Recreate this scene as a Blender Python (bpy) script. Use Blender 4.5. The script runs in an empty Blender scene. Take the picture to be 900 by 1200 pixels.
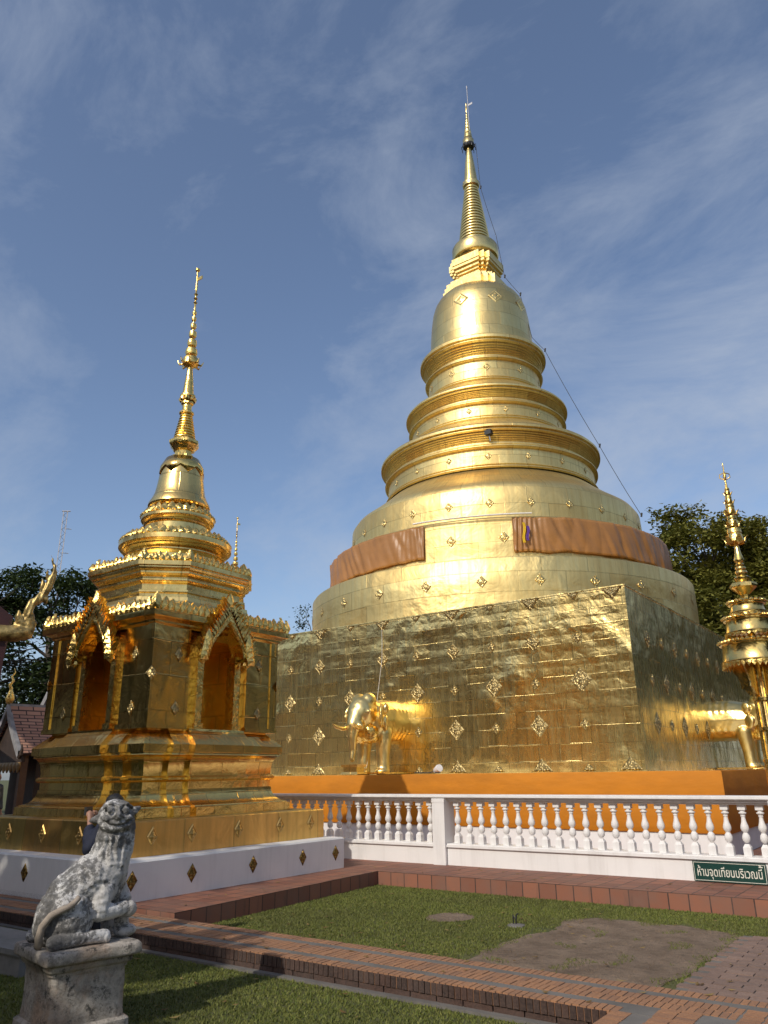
import bpy, bmesh, math, random
from mathutils import Vector, Matrix, noise
random.seed(7)
PI = math.pi
R = math.radians
sc = bpy.context.scene
COL = sc.collection

# ------------------------------------------------------------------ helpers
def tag(o, label=None, cat=None, group=None, kind=None):
    if label: o['label'] = label
    if cat: o['category'] = cat
    if group: o['group'] = group
    if kind: o['kind'] = kind
    return o

def thing(name, label, cat, loc=(0, 0, 0), rz=0, group=None):
    o = bpy.data.objects.new(name, None)
    COL.objects.link(o)
    o.location = loc
    o.rotation_euler = (0, 0, rz)
    o.empty_display_size = .1
    return tag(o, label, cat, group)

def link(name, me, mat=None, parent=None, smooth=None):
    if mat:
        me.materials.clear()
        for m_ in (mat if isinstance(mat, (list, tuple)) else [mat]):
            me.materials.append(m_)
    o = bpy.data.objects.new(name, me)
    COL.objects.link(o)
    if parent: o.parent = parent
    if smooth is not None:
        me.polygons.foreach_set('use_smooth', [True] * len(me.polygons))
        if smooth < 179: me.set_sharp_from_angle(angle=R(smooth))
    return o

class MB:
    """collects verts / faces / uvs / face attribute, then builds ONE mesh object"""
    def __init__(s):
        s.v, s.f, s.uv, s.mi, s.tint = [], [], [], [], []
        s.has_tint = False
    def face(s, idx, uv=None, mi=0, tint=.5):
        s.f.append(idx); s.uv.append(uv); s.mi.append(mi); s.tint.append(tint)
    def add(s, pts):
        b = len(s.v); s.v.extend([tuple(p) for p in pts]); return b
    def poly(s, pts, uv=None, mi=0, tint=.5):
        b = s.add(pts); s.face(list(range(b, b + len(pts))), uv, mi, tint)
    def box(s, x0, x1, y0, y1, z0, z1, M=None, mi=0, tint=.5, skip=''):
        c = [(x0, y0, z0), (x1, y0, z0), (x1, y1, z0), (x0, y1, z0), (x0, y0, z1), (x1, y0, z1), (x1, y1, z1), (x0, y1, z1)]
        if M: c = [M @ Vector(p) for p in c]
        b = s.add(c)
        w, d, h = x1 - x0, y1 - y0, z1 - z0
        for n, q, uv in (('-z', (0, 3, 2, 1), [(x0, y0), (x0, y1), (x1, y1), (x1, y0)]), ('+z', (4, 5, 6, 7), [(x0, y0), (x1, y0), (x1, y1), (x0, y1)]),
                         ('-y', (0, 1, 5, 4), [(x0, z0), (x1, z0), (x1, z1), (x0, z1)]), ('+x', (1, 2, 6, 5), [(y0, z0), (y1, z0), (y1, z1), (y0, z1)]),
                         ('+y', (2, 3, 7, 6), [(-x1, z0), (-x0, z0), (-x0, z1), (-x1, z1)]), ('-x', (3, 0, 4, 7), [(-y1, z0), (-y0, z0), (-y0, z1), (-y1, z1)])):
            if n in skip.split(): continue
            s.face([b + i for i in q], uv, mi, tint)
    def frustum(s, hx0, hy0, z0, hx1, hy1, z1, M=None, mi=0):
        c = [(-hx0, -hy0, z0), (hx0, -hy0, z0), (hx0, hy0, z0), (-hx0, hy0, z0), (-hx1, -hy1, z1), (hx1, -hy1, z1), (hx1, hy1, z1), (-hx1, hy1, z1)]
        if M: c = [M @ Vector(p) for p in c]
        b = s.add(c)
        for q in ((0, 3, 2, 1), (4, 5, 6, 7), (0, 1, 5, 4), (1, 2, 6, 5), (2, 3, 7, 6), (3, 0, 4, 7)):
            s.face([b + i for i in q], None, mi)
    def loops(s, rings, closed=True, caps=(True, True), us=None, vs=None, mi=0):
        """rings: list of equally long point lists"""
        n = len(rings[0]); bs = [s.add(r) for r in rings]
        m = n if closed else n - 1
        for k in range(len(rings) - 1):
            for i in range(m):
                j = (i + 1) % n
                uv = None
                if us:
                    u0, u1 = us[i], us[i + 1]
                    uv = [(u0, vs[k]), (u1, vs[k]), (u1, vs[k + 1]), (u0, vs[k + 1])]
                s.face([bs[k] + i, bs[k] + j, bs[k + 1] + j, bs[k + 1] + i], uv, mi)
        if closed and caps[0]: s.face([bs[0] + i for i in range(n)][::-1], None, mi)
        if closed and caps[1]: s.face([bs[-1] + i for i in range(n)], None, mi)
    def lathe(s, prof, n=32, rot=0., cx=0., cy=0., caps=(True, True), mi=0):
        rings, vs, acc, pr = [], [], 0, None
        rm = max(p[0] for p in prof)
        for r, z in prof:
            rings.append([(cx + r * math.cos(rot + 2 * PI * i / n), cy + r * math.sin(rot + 2 * PI * i / n), z) for i in range(n)])
            if pr: acc += math.hypot(r - pr[0], z - pr[1])
            vs.append(acc); pr = (r, z)
        s.loops(rings, True, caps, [2 * PI * rm * i / n for i in range(n + 1)], vs, mi)
    def sweep(s, plan, prof, mi=0, caps=(True, True)):
        """plan(h) -> ccw polygon; prof = [(h, z)]"""
        rings = [[(x, y, z) for x, y in plan(h)] for h, z in prof]
        p0 = rings[0]; us = [0]
        for i in range(len(p0)):
            a, b = p0[i], p0[(i + 1) % len(p0)]; us.append(us[-1] + math.hypot(a[0] - b[0], a[1] - b[1]))
        vs, acc = [], 0
        for k, (h, z) in enumerate(prof):
            if k: acc += math.hypot(h - prof[k - 1][0], z - prof[k - 1][1])
            vs.append(prof[0][1] + acc)
        s.loops(rings, True, caps, us, vs, mi)
    def tube(s, pts, r, n=6, mi=0):
        pts = [Vector(p) for p in pts]; rings = []
        rr = r if isinstance(r, (list, tuple)) else [r] * len(pts)
        up = Vector((0, 0, 1)); prev = None
        for i, p in enumerate(pts):
            d = (pts[min(i + 1, len(pts) - 1)] - pts[max(i - 1, 0)]).normalized()
            if prev is None:
                a = d.cross(up)
                if a.length < .05: a = d.cross(Vector((0, 1, 0)))
            else:
                a = prev - d * prev.dot(d)
            a.normalize(); prev = a; b = d.cross(a)
            rings.append([p + (a * math.cos(2 * PI * k / n) + b * math.sin(2 * PI * k / n)) * rr[i] for k in range(n)])
        s.loops(rings, True, (True, True), None, None, mi)
    def build(s, name, mat=None, parent=None, smooth=None, tint=False):
        me = bpy.data.meshes.new(name)
        me.from_pydata(s.v, [], s.f)
        uvl = me.uv_layers.new(name='UVMap')
        flat = []
        for f, uv in zip(s.f, s.uv):
            if uv is None:
                for i in f: flat.extend((s.v[i][0] + s.v[i][1] * .7, s.v[i][2] + s.v[i][1] * .3))
            else:
                for q in uv: flat.extend(q)
        uvl.data.foreach_set('uv', flat)
        if any(s.mi): me.polygons.foreach_set('material_index', s.mi)
        if tint:
            at = me.attributes.new('tint', 'FLOAT', 'FACE'); at.data.foreach_set('value', s.tint)
        me.validate(); me.update()
        return link(name, me, mat, parent, smooth)

def remesh(name, parts, voxel, mat, parent=None, smooth_it=6, disp=None, shrink=None):
    """union of blobs -> one continuous surface. parts: ('s', c, (rx,ry,rz), euler) or ('c', [points], [radii])"""
    bm = bmesh.new()
    for p in parts:
        if p[0] == 's':
            e = p[3] if len(p) > 3 else (0, 0, 0)
            M = Matrix.Translation(p[1]) @ Matrix.Rotation(e[2], 4, 'Z') @ Matrix.Rotation(e[1], 4, 'Y') @ Matrix.Rotation(e[0], 4, 'X') @ Matrix.Diagonal((*p[2], 1))
            bmesh.ops.create_icosphere(bm, subdivisions=3, radius=1, matrix=M)
        else:
            P = [Vector(q) for q in p[1]]; rr = p[2]
            for k in range(len(P) - 1):
                L = (P[k + 1] - P[k]).length; n = max(2, int(L / (min(rr[k], rr[k + 1]) * .35)) + 1)
                for i in range(n + 1):
                    t = i / n
                    bmesh.ops.create_icosphere(bm, subdivisions=2, radius=rr[k] * (1 - t) + rr[k + 1] * t, matrix=Matrix.Translation(P[k].lerp(P[k + 1], t)))
    me = bpy.data.meshes.new('tmp'); bm.to_mesh(me); bm.free()
    o = bpy.data.objects.new('tmp', me); COL.objects.link(o)
    m = o.modifiers.new('r', 'REMESH'); m.mode = 'VOXEL'; m.voxel_size = voxel
    if smooth_it:
        m2 = o.modifiers.new('s', 'SMOOTH'); m2.factor = .5; m2.iterations = smooth_it
    dg = bpy.context.evaluated_depsgraph_get()
    me2 = bpy.data.meshes.new_from_object(o.evaluated_get(dg))
    bpy.data.objects.remove(o); bpy.data.meshes.remove(me)
    me2.name = name
    if disp:
        no = [v.normal.copy() for v in me2.vertices]
        for v, n in zip(me2.vertices, no):
            v.co += n * disp(v.co, n)
    return link(name, me2, mat, parent, 180)

# ------------------------------------------------------------------ materials
class NT:
    def __init__(s, name):
        s.m = bpy.data.materials.new(name); s.m.use_nodes = True
        s.t = s.m.node_tree; s.b = s.t.nodes['Principled BSDF']
    def n(s, typ, **kw):
        nd = s.t.nodes.new(typ)
        for k, v in kw.items():
            if k in nd.inputs: nd.inputs[k].default_value = v
            else: setattr(nd, k, v)
        return nd
    def l(s, a, b): s.t.links.new(a, b)
    def tex(s, kind='Object'): return s.n('ShaderNodeTexCoord').outputs[kind]
    def mapping(s, vec, scale=(1, 1, 1), rot=(0, 0, 0), loc=(0, 0, 0)):
        m = s.n('ShaderNodeMapping'); s.l(vec, m.inputs[0]); m.inputs['Scale'].default_value = scale; m.inputs['Rotation'].default_value = rot; m.inputs['Location'].default_value = loc
        return m.outputs[0]
    def noise(s, vec, scale, detail=4, rough=.55, dist=0., out='Fac'):
        q = s.n('ShaderNodeTexNoise'); s.l(vec, q.inputs['Vector'])
        q.inputs['Scale'].default_value = scale; q.inputs['Detail'].default_value = detail; q.inputs['Roughness'].default_value = rough; q.inputs['Distortion'].default_value = dist
        return q.outputs[out]
    def ramp(s, fac, stops):
        r = s.n('ShaderNodeValToRGB'); s.l(fac, r.inputs[0]); e = r.color_ramp.elements
        while len(e) < len(stops): e.new(.5)
        for el, (p, c) in zip(e, stops):
            el.position = p; el.color = (c, c, c, 1) if isinstance(c, (int, float)) else (*c, 1)
        return r.outputs[0]
    def mix(s, f, a, b, mode='MIX'):
        m = s.n('ShaderNodeMix', data_type='RGBA', blend_type=mode)
        for sock, v in ((m.inputs[0], f), (m.inputs[6], a), (m.inputs[7], b)):
            if isinstance(v, bpy.types.NodeSocket): s.l(v, sock)
            elif isinstance(v, (int, float)): sock.default_value = v if sock == m.inputs[0] else (v, v, v, 1)
            else: sock.default_value = (*v, 1)
        return m.outputs[2]
    def math(s, op, a, b=0.):
        m = s.n('ShaderNodeMath', operation=op)
        for k, v in ((0, a), (1, b)):
            if isinstance(v, bpy.types.NodeSocket): s.l(v, m.inputs[k])
            else: m.inputs[k].default_value = v
        return m.outputs[0]
    def bump(s, h, strength=.3, dist=.02, prev=None):
        b = s.n('ShaderNodeBump'); b.inputs['Strength'].default_value = strength; b.inputs['Distance'].default_value = dist
        s.l(h, b.inputs['Height'])
        if prev: s.l(prev, b.inputs['Normal'])
        return b.outputs[0]
    def set(s, **kw):
        names = dict(color='Base Color', rough='Roughness', metal='Metallic', normal='Normal', spec='Specular IOR Level', sss='Subsurface Weight', sheen='Sheen Weight', trans='Transmission Weight')
        for k, v in kw.items():
            i = s.b.inputs[names[k]]
            if isinstance(v, bpy.types.NodeSocket): s.l(v, i)
            elif k == 'color': i.default_value = (*v, 1)
            else: i.default_value = v
        return s.m

def simple(name, color, rough=.6, metal=0., var=.12, scale=6., bump=.15):
    q = NT(name); t = q.tex()
    n1 = q.noise(t, scale, 5); n2 = q.noise(t, scale * 9, 3)
    c = q.mix(q.ramp(n1, [(.3, 0.), (.7, 1.)]), tuple(x * (1 - var) for x in color), tuple(min(1, x * (1 + var)) for x in color))
    return q.set(color=c, rough=rough, metal=metal, normal=q.bump(n2, bump, .01))

GOLD = (.92, .70, .285)
def gold_mat(name, rough=.28, sheet=None, dent=.25, dent_scale=2.2, seam=.5, streak=.0, fine=.1, col=GOLD, crumple=None):
    """beaten gilt copper sheet: panel seams, dents, fine crumple, run marks"""
    q = NT(name); uv = q.tex('UV'); ob = q.tex('Object')
    nrm = None
    lowf = q.noise(ob, dent_scale, 3, .55, .6)
    nrm = q.bump(lowf, dent, .12)
    if crumple:
        msk = q.ramp(q.noise(ob, .55, 2), [(.46, 0.), (.64, 1.)])
        cr = q.noise(ob, crumple, 3, .5, .25)
        nrm = q.bump(q.math('MULTIPLY', cr, msk), .38, .12, nrm)
    color = col; rg = rough
    tone = q.ramp(q.noise(ob, .9, 4, .6), [(.3, .0), (.7, 1.)])
    color = q.mix(tone, tuple(c * .86 for c in col), col)
    if name == 'gold_sheet_block':
        sp = q.n('ShaderNodeSeparateXYZ'); q.l(uv, sp.inputs[0])
        g = q.math('ADD', q.math('MULTIPLY', q.math('ADD', sp.outputs[1], -1.6), .10), q.math('MULTIPLY', q.math('ADD', sp.outputs[0], 6.5), .026))
        g = q.math('ADD', g, q.math('MULTIPLY', q.noise(ob, .8, 3, .6), .55))
        msk = q.ramp(g, [(.60, .10), (1.0, 1.)])
        fr = q.math('FRACT', q.math('DIVIDE', q.math('ADD', sp.outputs[1], q.math('MULTIPLY', q.noise(uv, 2., 2), .05)), sheet[1]))
        pw = q.math('SINE', q.math('MULTIPLY', fr, PI))
        nrm = q.bump(q.math('MULTIPLY', pw, msk), .15, .045, nrm)
        dn = q.noise(ob, 3.6, 3, .55, .6)
        nrm = q.bump(q.math('MULTIPLY', dn, msk), .28, .10, nrm)
    if sheet:
        w, h = sheet
        wv = q.mix(.035, uv, q.noise(uv, 1.7, 3, .5, 0, 'Color'))
        bk = q.n('ShaderNodeTexBrick'); q.l(wv, bk.inputs['Vector'])
        bk.offset = .5; bk.offset_frequency = 2; bk.squash = 1.
        bk.inputs['Scale'].default_value = 1.; bk.inputs['Brick Width'].default_value = w; bk.inputs['Row Height'].default_value = h
        bk.inputs['Mortar Size'].default_value = .015; bk.inputs['Mortar Smooth'].default_value = .6; bk.inputs['Bias'].default_value = 0
        bk.inputs['Color1'].default_value = (0, 0, 0, 1); bk.inputs['Color2'].default_value = (1, 1, 1, 1); bk.inputs['Mortar'].default_value = (.5, .5, .5, 1)
        nrm = q.bump(q.math('MULTIPLY', bk.outputs['Fac'], q.ramp(q.noise(ob, 1.6, 3, .6), [(.40, .1), (.66, 1.)])), seam, .02, nrm)
        # each sheet bulges a little differently
        pil = q.noise(q.mapping(uv, (1 / w, 1 / h, 1)), .9, 2, .5)
        nrm = q.bump(pil, .18, .05, nrm)
        nrm = q.bump(bk.outputs['Color'], .30, .03, nrm)
        plate = q.noise(q.mapping(uv, (.9 / w, .9 / h, 1)), 1., 0, .5)
        nrm = q.bump(plate, .16, .06, nrm)
        sh = q.mix(.16, color, bk.outputs['Color'], 'OVERLAY')
        color = q.mix(q.math('MULTIPLY', bk.outputs['Fac'], .6), sh, tuple(c * .5 for c in col))
    if streak:
        st = q.noise(q.mapping(uv, (9, .5, 1)), 1., 5, .65)
        m = q.ramp(st, [(.42, 0.), (.72, 1.)])
        color = q.mix(q.math('MULTIPLY', m, streak), color, (.40, .27, .10))
        rgh = q.ramp(st, [(.3, rough), (.75, min(1, rough + .10))])
        q.set(rough=rgh)
    else:
        q.set(rough=q.ramp(q.noise(ob, 3.1, 4, .6), [(.3, max(.05, rough - .05)), (.75, rough + .08)]))
    nrm = q.bump(q.noise(ob, 22., 3, .6), fine, .01, nrm)
    return q.set(color=color, metal=1., normal=nrm)

M_block = gold_mat('gold_sheet_block', .22, (.5, .361), .08, 1.1, .30, .30, .04, (.97, .74, .29), crumple=2.2)
M_drum = gold_mat('gold_sheet_drum', .43, (1.25, .52), .22, 1.6, .14, .40, .06, crumple=2.0)
M_tier = gold_mat('gold_sheet_tier', .42, (.9, .6), .16, 1.6, .12, .35, .07)
M_harm = gold_mat('gold_harmika', .38, None, .2, 2.5, .2, .2, .12)
M_bell = gold_mat('gold_bell', .32, (.9, .55), .14, 1.5, .10, .25, .05)
M_spire = gold_mat('gold_spire', .28, None, .1, 3., .2, .0, .06)
M_small = gold_mat('gold_small_chedi', .17, (.62, .5), .13, 2.4, .22, .18, .05, (.94, .63, .20))
M_stier = gold_mat('gold_small_tier', .22, (.6, .4), .12, 2.0, .2, .15, .05, (.94, .68, .25))
M_step = gold_mat('gold_step', .36, (.9, .6), .22, 1.9, .3, .5, .16, (.80, .53, .17))
M_orn = gold_mat('gold_ornament', .26, None, .25, 9., .2, 0., .25, (.92, .63, .19))
M_eleph = gold_mat('gold_statue', .33, None, .10, 3., .2, 0., .05)
M_umb = gold_mat('gold_umbrella', .20, None, .12, 4., .2, 0., .04, (.86, .60, .20))
def plaque_mat(name, col=(.97, .75, .34), rough=.45, dk=.34):
    q = NT(name); ob = q.tex('Object')
    v = q.n('ShaderNodeTexVoronoi'); q.l(ob, v.inputs['Vector']); v.inputs['Scale'].default_value = 17.
    h = q.ramp(v.outputs['Distance'], [(.1, 1.), (.55, 0.)])
    c = q.mix(h, tuple(x * dk for x in col), col)
    return q.set(color=c, metal=1., rough=rough, normal=q.bump(h, .8, .03))
M_plaque = plaque_mat('gold_plaque')
M_emb = plaque_mat('gold_plaque_embossed', (.92, .70, .29), .38, .78)
M_plaque2 = plaque_mat('gold_plaque_aged', (.50, .32, .10), .45)

def white_mat(name, base=(.80, .79, .78), dirt=.35):
    q = NT(name); ob = q.tex()
    n = q.noise(ob, 1.6, 6, .62); st = q.noise(q.mapping(ob, (6, 6, .6)), 1., 5, .6)
    c = q.mix(q.ramp(n, [(.35, 0.), (.75, 1.)]), base, tuple(x * .92 for x in base))
    c = q.mix(q.math('MULTIPLY', q.ramp(st, [(.5, 0.), (.75, 1.)]), dirt), c, (.48, .46, .43))
    return q.set(color=c, rough=.62, normal=q.bump(q.noise(ob, 9., 6, .65), .25, .012))
M_white = white_mat('white_paint')
M_white2 = white_mat('white_plinth_paint', (.82, .80, .77), .3)
M_rail = white_mat('white_rail_paint', (.80, .785, .765), .4)

def cloth_mat(name, col, var=.12, rough=.75, sheen=0., wr=.3):
    q = NT(name); ob = q.tex()
    n = q.noise(q.mapping(ob, (1, 1, 2.5)), 1.5, 4, .55)
    c = q.mix(q.ramp(n, [(.3, 0.), (.7, 1.)]), tuple(x * (1 - var) for x in col), tuple(x * (1 + var) for x in col))
    return q.set(color=c, rough=rough, sheen=sheen, normal=q.bump(q.noise(q.mapping(ob, (1, 1, 3)), 2.2, 4, .5), wr, .04))
M_saffron = cloth_mat('saffron_cloth', (.54, .19, .004))
M_copper = cloth_mat('copper_satin', (.33, .155, .045), .08, .42, 0, .15)
M_cream = cloth_mat('cream_tube', (.7, .66, .58))

def tile_mat(name):
    q = NT(name); uv = q.tex('UV'); ob = q.tex()
    bk = q.n('ShaderNodeTexBrick'); q.l(uv, bk.inputs['Vector'])
    bk.offset = 0; bk.inputs['Scale'].default_value = 1.; bk.inputs['Brick Width'].default_value = .25; bk.inputs['Row Height'].default_value = .25
    bk.inputs['Mortar Size'].default_value = .009; bk.inputs['Mortar Smooth'].default_value = .2; bk.inputs['Bias'].default_value = 0
    bk.inputs['Color1'].default_value = (.31, .125, .072, 1); bk.inputs['Color2'].default_value = (.20, .078, .048, 1); bk.inputs['Mortar'].default_value = (.05, .03, .025, 1)
    n = q.noise(ob, 2.3, 6, .65)
    c = q.mix(q.ramp(n, [(.42, 0.), (.72, .75)]), bk.outputs['Color'], (.20, .115, .085))
    st = q.noise(q.mapping(ob, (7, 7, 1.2)), 1., 4, .6)
    c = q.mix(q.ramp(st, [(.60, 0.), (.74, .55)]), c, (.10, .06, .045))
    nr = q.bump(bk.outputs['Fac'], -.5, .01)
    return q.set(color=c, rough=.72, normal=q.bump(q.noise(ob, 30., 4), .12, .01, nr))
M_terra = tile_mat('terracotta_tiles')

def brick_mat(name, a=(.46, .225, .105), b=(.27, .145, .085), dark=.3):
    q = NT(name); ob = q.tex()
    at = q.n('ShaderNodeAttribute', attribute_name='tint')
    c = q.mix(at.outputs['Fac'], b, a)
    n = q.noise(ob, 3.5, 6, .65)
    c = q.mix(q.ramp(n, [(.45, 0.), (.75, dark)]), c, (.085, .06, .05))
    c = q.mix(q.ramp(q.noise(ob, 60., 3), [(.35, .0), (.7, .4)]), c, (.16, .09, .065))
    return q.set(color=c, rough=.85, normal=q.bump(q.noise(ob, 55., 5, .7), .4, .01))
M_brick = brick_mat('path_brick')
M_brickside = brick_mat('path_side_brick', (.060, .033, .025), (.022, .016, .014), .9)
M_paver = brick_mat('paver_brick', (.29, .195, .15), (.21, .145, .115), .35)

def conc_mat(name, col=(.20, .185, .165)):
    q = NT(name); ob = q.tex()
    c = q.mix(q.ramp(q.noise(ob, 2.2, 8, .7), [(.3, 0.), (.7, 1.)]), tuple(x * .55 for x in col), col)
    return q.set(color=c, rough=.9, normal=q.bump(q.noise(ob, 40., 6, .7), .35, .01))
M_conc = conc_mat('path_concrete')
M_slab = conc_mat('slab_concrete', (.30, .29, .27))

def ground_mat():
    q = NT('lawn_soil'); ob = q.tex()
    n = q.noise(ob, .9, 6, .6); n2 = q.noise(ob, 14., 5, .7)
    c = q.mix(q.ramp(n, [(.35, 0.), (.68, 1.)]), (.075, .090, .020), (.115, .112, .034))
    c = q.mix(q.ramp(n2, [(.4, 0.), (.8, .6)]), c, (.095, .085, .038))
    return q.set(color=c, rough=.95, normal=q.bump(q.noise(ob, 70., 4, .7), .6, .02))
M_ground = ground_mat()
def dirt_mat():
    q = NT('bare_dirt'); ob = q.tex()
    c = q.mix(q.ramp(q.noise(ob, 2.5, 8, .7), [(.35, 0.), (.65, 1.)]), (.18, .125, .083), (.34, .25, .175))
    c = q.mix(q.ramp(q.noise(ob, 9., 6, .7), [(.56, 0.), (.70, .75)]), c, (.085, .066, .042))
    return q.set(color=c, rough=.98, normal=q.bump(q.noise(ob, 16., 8, .75), 1., .06))
M_dirt = dirt_mat()
def grass_mat():
    q = NT('grass_blades'); ob = q.tex()
    at = q.n('ShaderNodeAttribute', attribute_name='tint')
    c = q.mix(at.outputs['Fac'], (.095, .13, .022), (.235, .23, .06))
    c = q.mix(q.ramp(q.noise(ob, .8, 4), [(.4, 0.), (.7, .6)]), c, (.10, .10, .032))
    return q.set(color=c, rough=.7, spec=.25)
M_grass = grass_mat()
def leaf_mat(name, a, b):
    q = NT(name); at = q.n('ShaderNodeAttribute', attribute_name='tint')
    c = q.mix(at.outputs['Fac'], a, b)
    q.set(color=c, rough=.6, spec=.3)
    tr = q.n('ShaderNodeBsdfTranslucent'); q.l(c, tr.inputs[0])
    ms = q.n('ShaderNodeMixShader'); ms.inputs[0].default_value = .25
    q.l(q.b.outputs[0], ms.inputs[1]); q.l(tr.outputs[0], ms.inputs[2])
    q.l(ms.outputs[0], q.t.nodes['Material Output'].inputs[0])
    return q.m
M_leaf = leaf_mat('leaves_olive', (.10, .115, .02), (.27, .24, .045))
M_leaf2 = leaf_mat('leaves_dark', (.022, .040, .010), (.060, .085, .022))
M_leaf3 = simple('leaves_shade', (.055, .060, .016), .7, 0, .3, 2., .1)
M_bark = simple('bark', (.10, .08, .065), .9, 0, .3, 5., .6)
def stone_mat():
    q = NT('weathered_stone'); ob = q.tex()
    n = q.noise(ob, 5., 8, .7, .4); n2 = q.noise(ob, 24., 6, .75); n3 = q.noise(ob, 2.2, 4, .6)
    st = q.noise(q.mapping(ob, (16, 16, 2.2)), 1., 5, .65)
    c = q.mix(q.ramp(n3, [(.35, 0.), (.65, 1.)]), (.66, .655, .64), (.52, .49, .45))
    c = q.mix(q.ramp(st, [(.50, 0.), (.68, .6)]), c, (.22, .21, .20))
    sp = q.n('ShaderNodeSeparateXYZ'); q.l(ob, sp.inputs[0])
    back = q.math('MULTIPLY', q.ramp(q.math('ADD', q.math('MULTIPLY', sp.outputs[1], -2.2), .30), [(.0, 0.), (.8, 1.)]), .075)     # lichen grows on the back and head
    head = q.math('MULTIPLY', q.ramp(sp.outputs[2], [(.56, 0.), (.74, 1.)]), .075)
    li = q.math('ADD', q.math('ADD', q.math('MULTIPLY', n, .55), q.math('MULTIPLY', n2, .45)), q.math('ADD', back, head))
    c = q.mix(q.ramp(li, [(.520, 0.), (.560, .70), (.64, .90)]), c, (.055, .053, .050))
    c = q.mix(q.ramp(q.noise(ob, 75., 4, .7), [(.54, 0.), (.68, .5)]), c, (.16, .155, .15))
    return q.set(color=c, rough=.92, normal=q.bump(n2, .4, .010, q.bump(n, .25, .02)))
M_stone = stone_mat()
def ped_mat():
    q = NT('pedestal_stone'); ob = q.tex()
    n = q.noise(ob, 4.5, 9, .72, .5); n2 = q.noise(ob, 26., 7, .75)
    c = q.mix(q.ramp(n, [(.36, 0.), (.50, .55), (.62, 1.)]), (.62, .56, .48), (.32, .28, .235))
    c = q.mix(q.ramp(q.noise(ob, 2.4, 6, .65), [(.47, 0.), (.62, .8)]), c, (.54, .37, .25))
    c = q.mix(q.ramp(n2, [(.48, 0.), (.66, .65)]), c, (.15, .13, .11))
    c = q.mix(q.ramp(q.noise(q.mapping(ob, (1, 1, 1), (0, 0, 0), (3, 1, 2)), 6., 9, .8), [(.53, 0.), (.60, .9)]), c, (.05, .048, .043))
    return q.set(color=c, rough=.95, normal=q.bump(n2, .9, .02, q.bump(n, .6, .04)))
M_ped = ped_mat()
M_tail = simple('repaired_stone', (.36, .30, .24), .9, 0, .25, 14., .4)
M_dark = simple('dark_timber', (.045, .028, .02), .7, 0, .3, 4., .3)
M_redwood = simple('dark_red_board', (.045, .010, .012), .6, 0, .2, 3., .2)
M_lead = simple('grey_ridge_cement', (.27, .27, .28), .8, 0, .25, 5., .4)
M_navy = simple('navy_cloth', (.012, .016, .035), .8, 0, .3, 10., .4)
M_black = simple('black_cloth', (.012, .012, .014), .8, 0, .3, 10., .3)
M_greyc = simple('grey_shirt', (.06, .07, .08), .8, 0, .3, 10., .3)
M_skin = simple('skin', (.36, .19, .125), .55, 0, .08, 12., .1)
M_hair = simple('black_hair', (.008, .007, .007), .45, 0, .3, 40., .5)
M_metal = simple('grey_metal', (.32, .32, .33), .45, .6, .1, 8., .1)
M_blackm = simple('black_metal', (.02, .02, .02), .5, 0, .1, 8., .1)
M_cable = simple('cable_black', (.03, .03, .03), .6)
M_green = simple('sign_green', (.006, .045, .036), .35, 0, .06, 3., .05)
M_letter = simple('sign_cream', (.72, .70, .60), .5, 0, .03, 3., .02)
M_mast = simple('mast_paint', (.45, .42, .42), .6)
M_yellow = cloth_mat('yellow_sash', (.70, .48, .02))
M_purple = cloth_mat('purple_sash', (.12, .05, .30))
def roof_mat():
    q = NT('red_roof_tiles'); uv = q.tex('UV'); ob = q.tex()
    bk = q.n('ShaderNodeTexBrick'); q.l(uv, bk.inputs['Vector'])
    bk.inputs['Scale'].default_value = 1.; bk.inputs['Brick Width'].default_value = .42; bk.inputs['Row Height'].default_value = .13
    bk.inputs['Mortar Size'].default_value = .018; bk.inputs['Bias'].default_value = 0
    bk.inputs['Color1'].default_value = (.46, .25, .17, 1); bk.inputs['Color2'].default_value = (.33, .17, .12, 1); bk.inputs['Mortar'].default_value = (.06, .035, .03, 1)
    return q.set(color=bk.outputs['Color'], rough=.75, normal=q.bump(bk.outputs['Fac'], -.8, .03))
M_roof = roof_mat()

# ------------------------------------------------------------------ camera
def camera():
    yaw, pitch, roll = R(35.5), R(19.0), R(-.8)
    cy, sy, cp, sp = math.cos(yaw), math.sin(yaw), math.cos(pitch), math.sin(pitch)
    fwd = Vector((-sy * cp, cy * cp, sp)); right = Vector((cy, sy, 0)); up = right.cross(fwd)
    r2 = right * math.cos(roll) + up * math.sin(roll); u2 = -right * math.sin(roll) + up * math.cos(roll)
    cam = bpy.data.cameras.new('camera'); o = bpy.data.objects.new('camera', cam); COL.objects.link(o)
    M = Matrix((r2, u2, -fwd)).transposed().to_4x4(); M.translation = (0, 0, 1.65)
    o.matrix_world = M
    cam.sensor_fit = 'VERTICAL'; cam.sensor_height = 36; cam.sensor_width = 27; cam.lens = 890 / 1200 * 36
    cam.clip_end = 3000; cam.clip_start = .05
    sc.camera = o
camera()

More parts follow.
